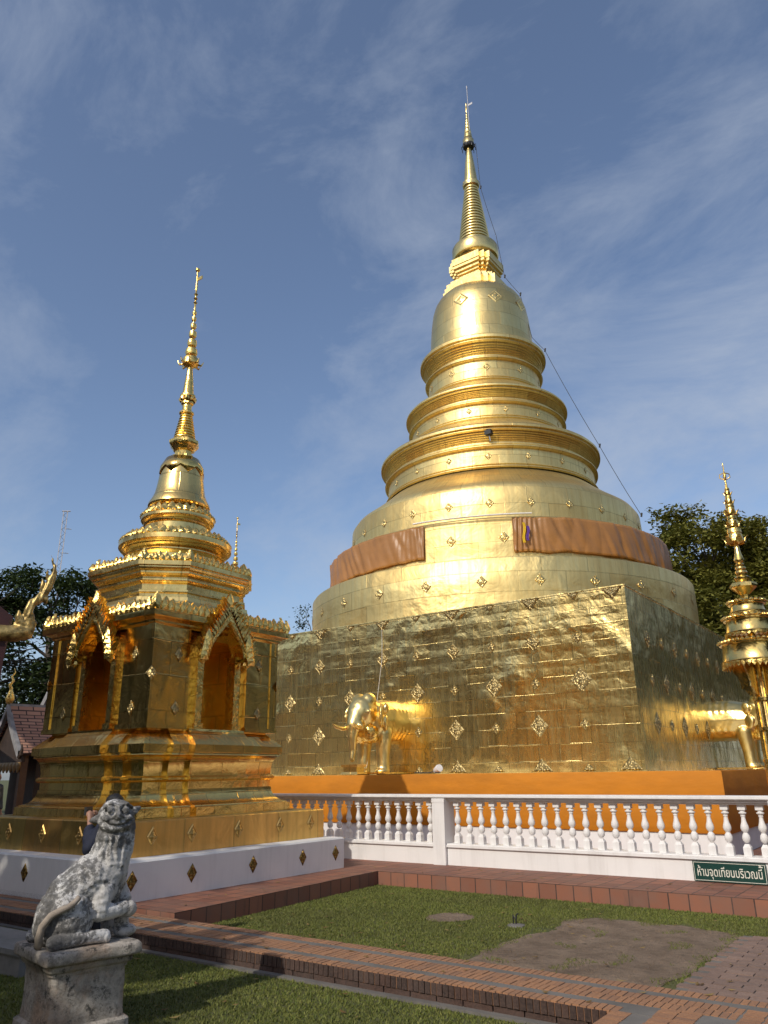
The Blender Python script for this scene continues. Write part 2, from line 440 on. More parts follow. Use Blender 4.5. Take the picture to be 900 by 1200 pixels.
# ------------------------------------------------------------------ light
SUN_AZ = Vector((math.cos(R(-89)), math.sin(R(-89)))); SUN_EL = R(37)
def lights():
    w = bpy.data.worlds.new('World'); sc.world = w; w.use_nodes = True
    t = w.node_tree; bg = t.nodes['Background']
    sky = t.nodes.new('ShaderNodeTexSky'); sky.sky_type = 'NISHITA'; sky.sun_disc = False
    sky.sun_elevation = SUN_EL; sky.sun_rotation = math.atan2(SUN_AZ.x, SUN_AZ.y)
    sky.air_density = 1.0; sky.dust_density = 2.2; sky.ozone_density = 2.4; sky.altitude = 300
    tc = t.nodes.new('ShaderNodeTexCoord')
    def mp(scale, rot=(0, 0, 0)):
        m = t.nodes.new('ShaderNodeMapping'); t.links.new(tc.outputs['Generated'], m.inputs[0]); m.inputs['Scale'].default_value = scale; m.inputs['Rotation'].default_value = rot; return m.outputs[0]
    def nz(v, s, d, r, dist):
        n = t.nodes.new('ShaderNodeTexNoise'); t.links.new(v, n.inputs['Vector']); n.inputs['Scale'].default_value = s; n.inputs['Detail'].default_value = d; n.inputs['Roughness'].default_value = r; n.inputs['Distortion'].default_value = dist; return n.outputs['Fac']
    a = nz(mp((1.0, 2.0, 2.6), (.35, .25, .9)), 2.6, 12, .64, .35)
    b = nz(mp((1, 1, 1.4)), 1.3, 3, .5, .2)
    mul = t.nodes.new('ShaderNodeMath'); mul.operation = 'MULTIPLY'; t.links.new(a, mul.inputs[0]); t.links.new(b, mul.inputs[1])
    rp = t.nodes.new('ShaderNodeValToRGB'); t.links.new(mul.outputs[0], rp.inputs[0])
    e = rp.color_ramp.elements; e[0].position = .205; e[0].color = (.03, .03, .03, 1); e[1].position = .40; e[1].color = (.70, .70, .70, 1)
    mx = t.nodes.new('ShaderNodeMix'); mx.data_type = 'RGBA'
    tn = t.nodes.new('ShaderNodeMix'); tn.data_type = 'RGBA'; tn.blend_type = 'MULTIPLY'; tn.inputs[0].default_value = 1.; tn.inputs[7].default_value = (1.0, .97, .97, 1); t.links.new(sky.outputs[0], tn.inputs[6])
    t.links.new(rp.outputs[0], mx.inputs[0]); t.links.new(tn.outputs[2], mx.inputs[6]); mx.inputs[7].default_value = (3.1, 3.5, 4.2, 1)
    t.links.new(mx.outputs[2], bg.inputs[0]); bg.inputs[1].default_value = .15
    s = bpy.data.lights.new('sun', 'SUN'); s.energy = 2.75; s.angle = R(.53); s.color = (1, .93, .82)
    o = bpy.data.objects.new('sun', s); COL.objects.link(o)
    d = -Vector((SUN_AZ.x * math.cos(SUN_EL), SUN_AZ.y * math.cos(SUN_EL), math.sin(SUN_EL)))
    o.rotation_euler = d.to_track_quat('-Z', 'Y').to_euler(); o.location = (0, 0, 40)
lights()
vs = sc.view_settings; vs.view_transform = 'Standard'; vs.look = 'None'; vs.exposure = 0.; vs.gamma = 1; vs.use_curve_mapping = False
sc.cycles.max_bounces = 8; sc.cycles.glossy_bounces = 5; sc.cycles.diffuse_bounces = 3
sc.cycles.caustics_reflective = True; sc.cycles.sample_clamp_indirect = 4.; sc.cycles.blur_glossy = .5
try: sc.cycles.use_denoising = True
except Exception: pass

# ================================================================== SETTING
def setting():
    m = MB(); n = 24; S = 900
    m.poly([(-S, -S, 0), (S, -S, 0), (S, S, 0), (-S, S, 0)])
    tag(m.build('ground', M_ground), kind='structure')
    # tiled walk, L shaped, z = .2
    m = MB()
    def prism(P, z0, z1):
        k = len(P); b = m.add([(x, y, z1) for x, y in P] + [(x, y, z0) for x, y in P])
        m.face(list(range(b, b + k)), [(x, y) for x, y in P])
        for i in range(k):
            j = (i + 1) % k; L = math.hypot(P[j][0] - P[i][0], P[j][1] - P[i][1])
            m.face([b + i, b + k + i, b + k + j, b + j], [(0, z1 + .05), (0, z0 + .05), (L, z0 + .05), (L, z1 + .05)])
    prism([(-16, 6.36), (-7.50, 6.36), (-7.79, 10.62), (7, 10.56), (7, 38), (-34, 38), (-34, 6.36)], -.02, .2)
    tag(m.build('tiled_walkway', M_terra), kind='structure')
    # dirt patch: irregular sheet
    m = MB(); P = [(-4.15, 7.2), (-4.0, 6.45), (-2.28, 6.45), (-2.24, 7.6), (-2.2, 8.6), (-2.15, 9.35), (-2.5, 9.55), (-3.1, 9.62), (-3.75, 9.66), (-4.05, 9.3), (-4.0, 8.7), (-4.15, 8.0)]
    rim = []
    for i in range(len(P)):
        a, b = Vector((*P[i], 0)), Vector((*P[(i + 1) % len(P)], 0))
        for k in range(8):
            q = a.lerp(b, k / 8); d = noise.noise_vector(q * 3.1) * .13 + noise.noise_vector(q * 9) * .05
            rim.append((q.x + d.x, max(6.40, q.y + d.y), .005))
    m.poly(rim)
    tag(m.build('dirt_patch', M_dirt), kind='structure')
    m = MB(); m.poly([(-5.35 + math.cos(t) * .28 * (1 + .25 * noise.noise((math.cos(t) * 2, math.sin(t) * 2, 3))), 8.75 + math.sin(t) * .32 * (1 + .25 * noise.noise((math.cos(t) * 2, math.sin(t) * 2, 8))), .006) for t in [2 * PI * k / 28 for k in range(28)]])
    tag(m.build('sandy_spot', M_dirt), kind='structure')
    # raised brick path
    rnd = random.Random(3)
    m = MB(); cx0, cx1 = -16., -2.2
    y0 = 5.58
    def row(x0, x1, ya, yb, pitch, zt, along='x', gap=.007, M=None):
        t = x0
        while t < x1:
            w = pitch * rnd.uniform(.96, 1.03); e = rnd.uniform(-.004, .004); z = zt + rnd.uniform(-.001, .003); g = rnd.uniform(.3, .8) if rnd.random() > .12 else rnd.uniform(0, 1)
            if along == 'x': m.box(t, t + w - gap, ya + e, yb + e, zt - .09, z, tint=g, skip='-z')
            else: m.box(ya + e, yb + e, t, t + w - gap, zt - .09, z, tint=g, skip='-z')
            t += w
    row(cx0, cx1, y0, y0 + .125, .053, .152)
    row(cx0, cx1 + .7, y0 + .235, y0 + .365, .053, .152)
    row(cx0, cx1 + .7, y0 + .372, y0 + .5, .053, .152)
    row(cx0, 5, y0 + .61, y0 + .735, .053, .152)
    # branch towards the photographer
    row(1.5, y0 - .005, cx1 + .01, cx1 + .135, .053, .152, 'y')
    row(1.5, y0 + .22, cx1 + .27, cx1 + .395, .053, .152, 'y')
    row(1.5, y0 + .22, cx1 + .402, cx1 + .53, .053, .152, 'y')
    row(1.5, y0 + .5, cx1 + .75, cx1 + .875, .053, .152, 'y')
    row(1.5, y0 + .5, cx1 + .885, cx1 + 1.01, .053, .152, 'y')
    p = thing('brick_path', None, None); del_keys(p)
    m.build('brick_paving', M_brick, p, tint=True)
    m = MB()
    m.box(cx0, 5, y0 + .03, y0 + .725, -.02, .1485); m.box(cx1 + .03, cx1 + 1.2, 1.4, y0 + .02, -.02, .148)
    m.box(cx0, cx1, y0 - .07, y0 + .02, -.02, .02)
    m.build('mortar_bed', M_conc, p)
    m = MB()
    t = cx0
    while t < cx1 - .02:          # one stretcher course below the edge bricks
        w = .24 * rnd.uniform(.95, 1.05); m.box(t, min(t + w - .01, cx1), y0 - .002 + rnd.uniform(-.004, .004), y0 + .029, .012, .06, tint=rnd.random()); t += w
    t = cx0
    while t < cx1 - .02:          # ends of the edge bricks, darker than their tops
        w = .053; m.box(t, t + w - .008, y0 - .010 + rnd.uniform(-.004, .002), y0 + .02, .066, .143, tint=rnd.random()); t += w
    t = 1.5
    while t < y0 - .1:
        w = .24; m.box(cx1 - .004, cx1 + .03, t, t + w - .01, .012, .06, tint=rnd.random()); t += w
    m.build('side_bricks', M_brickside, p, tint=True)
    tag(p, kind='structure')
    # flat brick paving right of the dirt
    m = MB(); y = 6.36
    k = 0
    while y < 9.4:
        x = -2.2 - (k % 2) * .0; t = x + (k % 2) * .11
        while t < 3:
            xa = t; m.box(xa, xa + .215, y, y + .10, -.02, .012 + rnd.uniform(-.003, .003), tint=rnd.random()); t += .225
        y += .11; k += 1
    p = m.build('brick_paving', M_paver, tint=True); tag(p, kind='structure')
    m = MB(); m.poly([(-2.19, 6.33, .004), (3.2, 6.33, .004), (3.2, 9.42, .004), (-2.19, 9.42, .004)])
    tag(m.build('paving_bed', conc_mat('paving_mortar', (.20, .18, .155))), kind='structure')

def del_keys(o):
    for k in ('label', 'category'):
        if k in o: del o[k]
setting()

def grass():
    rnd = random.Random(11)
    def inside_dirt(x, y):
        nx = x + noise.noise((x * 3, y * 3, 1)) * .24 + rnd.gauss(0, .05); ny = y + noise.noise((x * 3, y * 3, 5)) * .24 + rnd.gauss(0, .05)
        return -4.15 < nx < -2.2 and 6.3 < ny < 9.6 and not (nx < -4.0 and ny > 9.2)
    m = MB()
    def field(x0, x1, y0, y1, dens, ok, hs=1.):
        nb = int((x1 - x0) * (y1 - y0) * dens)
        for _ in range(nb):
            x, y = rnd.uniform(x0, x1), rnd.uniform(y0, y1)
            if not ok(x, y): continue
            h = rnd.uniform(.010, .024) * hs; a = rnd.uniform(0, 2 * PI); w = rnd.uniform(.0035, .007)
            dx, dy = math.cos(a), math.sin(a); ln = rnd.uniform(-.9, .9) * h; lm = rnd.uniform(-.9, .9) * h
            m.poly([(x - dx * w, y - dy * w, 0), (x + dx * w, y + dy * w, 0), (x + ln, y + lm, h)], None, 0, min(1, max(0, rnd.gauss(.42, .25))))
    def mid(x, y):
        if (x + 5.35) ** 2 + (y - 8.75) ** 2 < .26 ** 2 * (1 + .5 * noise.noise((x * 6, y * 6, 0))): return False
        if inside_dirt(x, y): return noise.noise((x * 3.3, y * 3.3, 9)) > .30 and rnd.random() < .7
        if y < 6.36 or y > 10.6: return False
        return x > -7.5 - (y - 6.36) * .07 + .01 and not (x > -2.2 and y < 9.42)
    field(-7.8, 1.5, 6.3, 10.62, 4600, mid, 1.)
    field(-9.5, -2.25, 2.2, 5.5, 5200, lambda x, y: True, 1.)
    field(-14, -9.5, 2.5, 5.5, 700, lambda x, y: True, 1.2)
    tag(m.build('lawn_grass', M_grass, tint=True), kind='stuff')
grass()
def clods():
    rnd = random.Random(4); m = MB()
    for _ in range(2600):
        x, y = rnd.uniform(-4.0, -2.25), rnd.uniform(6.45, 9.5)
        if noise.noise((x * 2, y * 2, 3)) < -.25: continue
        r = rnd.uniform(.004, .016) if rnd.random() > .06 else rnd.uniform(.016, .03); a = rnd.random() * 6
        P = [(x + r * math.cos(a + k * 1.257) * rnd.uniform(.7, 1.2), y + r * math.sin(a + k * 1.257) * rnd.uniform(.7, 1.2), .003) for k in range(5)]
        b = m.add(P); c = m.add([(x + rnd.uniform(-.3, .3) * r, y + rnd.uniform(-.3, .3) * r, .004 + r * rnd.uniform(.4, .8))])
        for k in range(5): m.face([b + k, b + (k + 1) % 5, c])
    tag(m.build('dirt_clods', M_dirt), kind='stuff')
clods()
def litter():
    rnd = random.Random(8); m = MB()
    for _ in range(260):
        x, y = rnd.uniform(-8.5, -.5), rnd.uniform(2.6, 11.6); z = .006
        if 5.58 < y < 6.33: z = .156
        elif y > 10.64 or (x < -7.7 and y > 6.4): z = .206
        elif 5.4 < y < 6.45 or 10.4 < y <= 10.64 or (x < -7.3 and y > 6.2): continue
        elif y < 10.6: z = .018
        if y > 11.7: continue
        a = rnd.uniform(0, 6.28); L = rnd.uniform(.02, .05); w = L * .35; c, s_ = math.cos(a), math.sin(a)
        P = [(-L, 0, .004), (0, -w, .0), (L, 0, .010), (0, w, .002)]
        m.poly([(x + p * c - q * s_, y + p * s_ + q * c, z + h) for p, q, h in P], None, 0, rnd.random())
    tag(m.build('fallen_leaves', leaf_mat('dry_leaves', (.16, .09, .03), (.34, .24, .09)), tint=True), kind='stuff')
litter()

# ================================================================== GOLD ORNAMENT PIECES
def plaque_mesh(m, c, u, v, n, hw, hh, t=.03):
    """raised rhombus: c centre, u/v in-plane axes, n outward"""
    c, u, v, n = Vector(c), Vector(u), Vector(v), Vector(n)
    o = [c + u * hw, c + v * hh, c - u * hw, c - v * hh]
    i = [c + u * hw * .80 + n * t * .8, c + v * hh * .80 + n * t * .8, c - u * hw * .80 + n * t * .8, c - v * hh * .80 + n * t * .8]
    m.loops([o, i], True, (False, False))
    q = [c + u * hw * .66 + n * t * .5, c + v * hh * .66 + n * t * .5, c - u * hw * .66 + n * t * .5, c - v * hh * .66 + n * t * .5]
    m.loops([i, q], True, (False, False))
    b = m.add(q); k = m.add([c + n * t * 1.3])
    for a in range(4): m.face([b + a, b + (a + 1) % 4, k])
    # four little petals
    for s in (u * hw * .33, v * hh * .33, -u * hw * .33, -v * hh * .33):
        p = c + s; e = min(hw, hh) * .17
        b = m.add([p + u * e + n * t * .7, p + v * e + n * t * .7, p - u * e + n * t * .7, p - v * e + n * t * .7]); k = m.add([p + n * t * 1.5])
        for a in range(4): m.face([b + a, b + (a + 1) % 4, k])

def leaf_spike(m, base, u, n, w, h, t=.03, lean=0.):
    """pointed antefix leaf standing on base: u along the edge, n outward"""
    base, u, n = Vector(base), Vector(u), Vector(n); z = Vector((0, 0, 1))
    prof = [(-.5, 0), (-.56, .34), (-.46, .60), (-.24, .84), (0, 1), (.24, .84), (.46, .60), (.56, .34), (.5, 0)]
    f = [base + u * (a * w) + z * (b * h) + n * (t * .4 + lean * b * b * h) for a, b in prof]
    bk = [base + u * (a * w) + z * (b * h) + n * (-t * .6 + lean * b * b * h) for a, b in prof]
    mid = base + z * h * .38 + n * (t * 1.5)
    b0 = m.add(f); b1 = m.add(bk); k = m.add([mid]); L = len(prof)
    for i in range(L - 1):
        m.face([b0 + i + 1, b0 + i, k]); m.face([b0 + i, b0 + i + 1, b1 + i + 1, b1 + i])
    m.face([b0, b0 + L - 1, k]); m.face(list(range(b1, b1 + L)))

def antefix_ring(m, r, z, n, w, h, lean=0.):
    for i in range(n):
        a = 2 * PI * i / n; d = Vector((math.cos(a), math.sin(a), 0))
        leaf_spike(m, d * r + Vector((0, 0, z)), Vector((-d.y, d.x, 0)), d, w, h * (.92 + .16 * ((i * 7) % 5) / 4), .03, lean)

def antefix_poly(m, P, z, pitch, h, lean=0.):
    k = len(P)
    for i in range(k):
        a, b = Vector((*P[i], z)), Vector((*P[(i + 1) % k], z)); d = b - a; L = d.length
        if L < .05: continue
        u = d.normalized(); n = Vector((u.y, -u.x, 0)); c = max(1, round(L / pitch))
        for j in range(c):
            leaf_spike(m, a + d * ((j + .5) / c), u, n, L / c * .98, h * (.9 + .2 * ((j * 5 + i) % 3) / 2), .03, lean)
        leaf_spike(m, a, (u + Vector((u.y, -u.x, 0))).normalized(), (n - u).normalized(), pitch * 1.1, h * 1.3, .04, lean)

# ================================================================== MAIN CHEDI
MX, MY = -11.93, 23.42
def main_chedi():
    c = thing('great_chedi', 'great golden chedi with a stepped round body and tall spire on a square gilded block', 'chedi', (MX, MY, 0))
    H = 6.5
    X0, X1, Y0, Y1 = -5.397 - 13 - MX, -5.397 - MX, 16.94 - MY, 16.94 + 13 - MY
    # white plinth under the block
    m = MB(); px = -3.46 - MX; py = 15.0 - MY
    m.box(X0 - 1.9, px - .03, py + .03, Y1 + 1.9, -.02, 1.60)
    m.build('plinth', M_white, c)
    # block
    m = MB(); m.box(X0, X1, Y0, Y1, 1.60, 5.64, skip='-z')
    m.box(X0 - .02, X1 + .02, Y0 - .02, Y1 + .02, 5.635, 5.665)
    m.box(X0 - .05, X1 + .05, Y0 - .05, Y1 + .05, 1.59, 1.64)
    blk = m.build('square_block', M_block, c)
    mL, mS = MB(), MB()
    # plaques: share four meshes (large/small)
    def pl(cpos, u, n, hw, hh, par):
        mm = MB(); plaque_mesh(mm, (0, 0, 0), (1, 0, 0), (0, 0, 1), (0, -1, 0), hw, hh, .03 if n else .010)
        o = mm.build('diamond_plaque', M_plaque if n else M_emb, par)
        o.location = cpos; o.rotation_euler = (0, 0, math.atan2(u[1], u[0]))
        return o
    protos = {}
    def place(cpos, u, n, size, par):
        key = (size, n is None)
        if key not in protos:
            o = pl(cpos, u, n, size, size * 1.12, par); protos[key] = o
        else:
            o = bpy.data.objects.new('diamond_plaque', protos[key].data); COL.objects.link(o); o.parent = par
            o.location = cpos; o.rotation_euler = (0, 0, math.atan2(u[1], u[0]))
    zs = [2.64, 3.61, 4.58]
    for face in ('front', 'side'):
        for i in range(0, 11):
            t = .12 + 1.115 * i
            for k, z in enumerate(zs):
                big = ((i + k) % 2 == 0) if face == 'front' else ((i + k) % 2 == 1)
                if i == 0: continue
                s = (.235 if z < 4 else .20) if big else .125
                if face == 'front' and i == 1 and k == 1: s = .26
                if face == 'front': place((X1 - t, Y0 - .004, z), (1, 0), (0, -1), s, blk)
                elif i < 8: place((X1 + .004, Y0 + t, z), (0, 1), (1, 0), s, blk)
    # half plaques growing from the foot and hanging from the rim
    for i in range(0, 11):
        big = i % 2 == 0; hw = .26 if big else .15
        for z, sg in ((1.645, 1), (5.63, -1)):
            mm = MB()
            P = [(-hw, 0, 0), (hw, 0, 0), (0, 0, sg * hw * 1.1)]
            Q = [(-hw * .7, -.035, sg * .03), (hw * .7, -.035, sg * .03), (0, -.035, sg * hw * .78)]
            if sg < 0: P, Q = P[::-1], Q[::-1]
            mm.loops([P, Q], True, (False, True))
            key = ('half', big, sg)
            if key not in protos: protos[key] = mm.build('rim_plaque', M_plaque, blk); o = protos[key]
            else:
                o = bpy.data.objects.new('rim_plaque', protos[key].data); COL.objects.link(o); o.parent = blk
            o.location = (X1 - .12 - 1.115 * i if i else X1 - .3, Y0 - .003, z)
    # drums
    N = 128
    m = MB(); m.lathe([(6.38, 5.64), (6.38, 6.4), (6.38, 7.06), (6.34, 7.12), (5.6, 7.30)], N, caps=(False, False)); d1 = m.build('lower_drum', M_drum, c, 35)
    m = MB(); m.lathe([(5.70, 7.22), (5.70, 7.8), (5.69, 8.42), (5.64, 8.48), (4.9, 8.66)], N, caps=(False, False)); d2 = m.build('middle_drum', M_drum, c, 35)
    m = MB(); m.lathe([(5.04, 8.58), (5.04, 9.2), (5.02, 9.62), (4.90, 9.80), (4.55, 10.05), (4.1, 10.40), (3.72, 10.74)], N, caps=(False, False)); d3 = m.build('upper_drum', M_drum, c, 35)
    for par, r, z0, cnt, s, off in ((d1, 6.39, 6.45, 26, .15, .05), (d2, 5.71, 7.85, 24, .15, .0), (d3, 5.05, 9.12, 26, .13, .1)):
        for i in range(cnt):
            a = off + 2 * PI * i / cnt
            if 1.2 < a % (2 * PI) < 3.6: continue
            place((math.cos(a) * r, math.sin(a) * r, z0), (-math.sin(a), math.cos(a)), None, s, par)
    def torus(r, z, h, k=5):     # half round moulding
        return [(r + h * .55 * math.sin(PI * i / k), z + h * i / k) for i in range(k + 1)]
    def tier(rb, rn, rl, z, zl, rt, zt):
        """foot mould, band, neck mould, cavetto, lip, roof"""
        h = zl - z; p = []
        p += torus(rb, z, .10) + torus(rb - .02, z + .12, .05, 3)
        p += [(rn, z + .19), (rn, z + h * .46)]
        p += torus(rn + .07, z + h * .47, .12) + torus(rn + .0, z + h * .47 + .14, .05, 3)
        za = z + h * .47 + .19
        p += [(rn - .03, za), (rn - .03, za + .06)]
        q = zl - za - .06
        for i in range(5):
            t = i / 5; r0 = rn - .02 + (rl - .12 - rn) * (t ** 1.5); z0 = za + .06 + q * .6 * t
            p += torus(r0, z0, q * .10, 4) + [(r0 - .025, z0 + q * .105)]
        p += torus(rl - .10, za + .06 + q * .63, q * .12, 3)
        p += [(rl - .06, za + .06 + q * .78), (rl, za + .06 + q * .80), (rl, zl - .03), (rl - .05, zl + .03)]
        for i in range(1, 6):
            t = i / 5; p.append((rl - .05 + (rt - rl + .05) * t, zl + .03 + (zt - zl - .03) * (t ** 1.15)))
        return p
    m = MB(); m.lathe(tier(3.78, 3.70, 3.97, 10.74, 12.22, 2.86, 12.92), N, caps=(False, False)); t1 = m.build('lowest_moulded_tier', M_tier, c, 30)
    m = MB(); m.lathe(tier(2.86, 2.78, 3.0, 12.90, 14.18, 2.17, 14.78), N, caps=(False, False)); t2 = m.build('middle_moulded_tier', M_tier, c, 30)
    m = MB(); m.lathe(tier(2.17, 2.10, 2.40, 14.76, 16.50, 1.95, 16.66), N, caps=(False, False)); t3 = m.build('top_moulded_tier', M_tier, c, 30)
    for par, r, z0, cnt, s in ((t1, 3.71, 11.18, 18, .11), (t2, 2.79, 13.28, 14, .10), (t3, 2.11, 15.3, 10, .13)):
        for i in range(cnt):
            a = -.4 + 2 * PI * i / cnt
            if 1.2 < a % (2 * PI) < 3.6: continue
            place((math.cos(a) * r, math.sin(a) * r, z0), (-math.sin(a), math.cos(a)), None, s, par)
    m = MB(); m.lathe([(1.98, 16.6), (2.0, 16.7), (1.98, 17.0), (1.95, 17.6), (1.90, 18.2), (1.83, 18.7), (1.74, 19.0), (1.62, 19.22), (1.46, 19.40), (1.25, 19.54), (1.0, 19.63), (.7, 19.68), (.2, 19.70)], 96, caps=(False, False))
    bell = m.build('bell_dome', M_bell, c, 60)
    for a in (-1.45, -.75, -.1):
        mm = MB(); plaque_mesh(mm, (0, 0, 0), (1, 0, 0), (0, .1, .995), (0, -.995, .1), .30, .30, .03)
        o = mm.build('diamond_plaque', M_bell, bell); o.location = (1.875 * math.cos(a), 1.875 * math.sin(a), 18.42); o.rotation_euler = (0, 0, a + PI / 2)
    # harmika: redented square, many steps
    def plan(h):
        s = h * .17; a, b2, c2 = h, h - s, h - 2 * s
        q = [(a, -c2), (a, c2), (b2, c2), (b2, b2), (c2, b2), (c2, a)]
        P = []
        for k in range(4):
            cs, sn = [(1, 0), (0, 1), (-1, 0), (0, -1)][k]
            for x, y in q[1:]:
                P.append((x * cs - y * sn, x * sn + y * cs))
            P.append((-c2 * cs - a * sn, -c2 * sn + a * cs)) if False else None
        return P
    prof = [(1.16, 19.40), (1.16, 19.86), (1.00, 19.87), (1.00, 20.06), (.84, 20.07), (.84, 20.20), (.66, 20.21), (.66, 20.43), (.73, 20.44), (.73, 20.53), (.81, 20.55), (.81, 20.67), (.89, 20.69), (.89, 20.80), (.92, 20.82), (.92, 21.12), (.5, 21.13)]
    m = MB(); m.sweep(plan, prof); m.build('harmika', M_harm, c)
    m = MB(); m.lathe([(.5, 21.10), (.55, 21.2), (.66, 21.22), (.68, 21.28), (.78, 21.30), (.81, 21.36), (.90, 21.40), (.94, 21.5), (.94, 21.86), (.90, 21.94), (.76, 22.0), (.70, 22.06), (.66, 22.12)], 48, caps=(False, False)); m.build('ring_collar', M_spire, c, 40)
    p = []; z = 22.08; n = 19
    for i in range(n):
        r = .66 - (.66 - .30) * i / (n - 1); h = .157
        p += [(r - .05, z), (r - .01, z + h * .18), (r, z + h * .45), (r - .012, z + h * .75), (r - .055, z + h * .92)]; z += h
    m = MB(); m.lathe(p, 40, caps=(False, False)); m.build('ringed_cone', M_spire, c, 50)
    m = MB(); m.lathe([(.26, 25.04), (.34, 25.10), (.35, 25.2), (.28, 25.24), (.285, 25.35), (.25, 25.8), (.19, 26.4), (.13, 26.9), (.10, 27.2), (.12, 27.22)], 32, caps=(False, False))
    antefix_ring(m, .33, 25.18, 14, .14, .16)
    m.build('spire_neck', M_spire, c, 40)
    m = MB(); m.lathe([(.10, 27.20), (.22, 27.22), (.26, 27.3), (.26, 27.38), (.2, 27.4)], 24); 
    for i in range(10):
        a = 2 * PI * i / 10; m.tube([(.26 * math.cos(a), .26 * math.sin(a), 27.3), (.31 * math.cos(a), .31 * math.sin(a), 27.24), (.30 * math.cos(a), .30 * math.sin(a), 27.12)], .018, 4)
    m.build('dark_bell_ring', M_blackm, c, 40)
    p = [(.235, 27.38), (.24, 27.62), (.20, 27.68)]
    for r, za, zb in ((.185, 27.7, 27.95), (.15, 27.99, 28.22), (.12, 28.25, 28.44), (.095, 28.46, 28.64), (.075, 28.66, 28.82), (.06, 28.84, 28.98), (.05, 29.0, 29.14)):
        p += [(r * .8, za), (r, za + .03), (r * .9, zb - .02), (r * .55, zb)]
    p += [(.03, 29.2), (.03, 29.4), (.055, 29.45), (.02, 29.52), (.02, 29.6), (.045, 29.66), (.01, 29.75)]
    m = MB(); m.lathe(p, 20); m.build('crowning_umbrella', M_spire, c, 50)
    m = MB(); m.tube([(.12, -.05, 27.6), (.12, -.05, 30.55)], .018, 6); m.tube([(.12, -.05, 30.45), (.12, -.05, 30.6)], .03, 6)
    m.box(.12, .34, -.06, -.045, 29.45, 29.55); m.build('lightning_rod', M_metal, c)
main_chedi()

def wrap_cloths():
    # saffron band round the plinth
    c = [(-3.46, 15.0), (-3.46, 31.9), (-20.36, 31.9), (-20.36, 15.0)]
    m = MB(); rnd = random.Random(5)
    P = []
    for i in range(4):
        a, b = Vector((*c[i - 1], 0)), Vector((*c[i], 0)); n = 40
        for k in range(n): P.append(a.lerp(b, k / n))
    cen = Vector((-11.91, 23.45, 0)); rings = []
    for z, o, amp in ((.58, .0, .012), (.60, .012, .012), (.9, .012, .01), (1.25, .014, .008), (1.60, .012, .004), (1.625, .0, .012), (1.628, -.25, .008)):
        rr = []
        for k, p in enumerate(P):
            d = p - cen; d = Vector((max(-1, min(1, d.x / 8.45)), max(-1, min(1, d.y / 8.45)), 0))
            d = Vector((d.x if abs(d.x) > .999 else 0, d.y if abs(d.y) > .999 else 0, 0))
            q = p + d * (o + amp * noise.noise((p.x * 1.3, p.y * 1.3, z * .6)))
            rr.append((q.x, q.y, z + .012 * noise.noise((p.x * .9, p.y * .9, 4)) * (1 if z < .7 or z > 1.5 else 0)))
        rings.append(rr)
    m.loops(rings, True, (False, False))
    tag(m.build('saffron_cloth', M_saffron, None, 40), 'long saffron orange cloth band wrapped around the white plinth of the great chedi', 'cloth')
    # copper satin drapes on the middle drum
    def drape(a0, a1, label, gather):
        n = int((a1 - a0) / R(.25)); rows = 14; rings = []
        for j in range(rows + 1):
            v = j / rows; rr = []
            for i in range(n + 1):
                t = i / n; a = a0 + (a1 - a0) * t
                g = gather(t)
                f = .018 + .05 * (abs(noise.noise((a * 9, v * .7, 2)))) + .045 * abs(noise.noise((a * 17 - v * 1.6, v * .9, 11))) + .07 * g * math.sin(a * 240 + 1.6 * math.sin(v * 2 + a * 20)) * .5
                sag = noise.noise((a * 22 - v * 1.3, v * .8, 7)) * .05 + noise.noise((a * 38 - v * 3.4, v * 1.1, 3)) * .046 * max(0, .4 + noise.noise((a * 6, 1, 2)) * 1.6) * (1 + g)
                r = 5.735 + max(.0, f + sag + .008 * math.sin(v * PI))
                z = 8.42 - v * (1.02 + .05 * noise.noise((a * 9, 0, 5))) - .05 * (1 - v) * abs(math.sin(a * 9)) * .3
                rr.append((MX + r * math.cos(a), MY + r * math.sin(a), z))
            rings.append(rr)
        m = MB(); m.loops(rings, False)
        o = m.build('satin_drape', M_copper, None, 180); so = o.modifiers.new('thick', 'SOLIDIFY'); so.thickness = .008; so.offset = 0
        tag(o, label, 'cloth', 'copper satin drapes on the round drum')
    drape(R(-205), R(-83), 'short copper satin drape on the left side of the round drum', lambda t: max(0, (t - .9) * 4))
    drape(R(-57.5), R(60), 'long copper satin drape on the right side of the drum with bunched folds', lambda t: max(0, 1 - t * 11))
    m = MB(); r = 5.83
    m.tube([(MX + r * math.cos(a), MY + r * math.sin(a), 8.50 - .02 * math.sin((a - R(-86)) / R(34) * PI)) for a in [R(-86 + 34 * k / 24) for k in range(25)]], .028, 8)
    tag(m.build('curtain_rail', M_cream, None, 60), 'pale curved curtain rail spanning the gap between the two copper drapes', 'curtain rail')
    for a, mt, lab, z0, z1 in ((R(-54.6), M_yellow, 'narrow yellow sash hanging over the bunched folds of the long copper drape', 8.2, 7.62), (R(-53.6), M_purple, 'narrow purple sash beside the yellow sash on the long copper drape', 8.1, 7.68)):
        m = MB(); pts = []
        rr = 5.9
        rings = []
        for k in range(9):
            t = k / 8; aa = a + .004 * math.sin(t * 6); w = .0062
            z = z0 + (z1 - z0) * t
            rings.append([(MX + (rr + d) * math.cos(aa + s * w), MY + (rr + d) * math.sin(aa + s * w), z) for s, d in ((-1, 0), (-.5, .03), (0, .01), (.5, .03), (1, 0), (0, -.015))])
        m.loops(rings)
        tag(m.build('hanging_sash', mt, None, 60), lab, 'sash')
wrap_cloths()

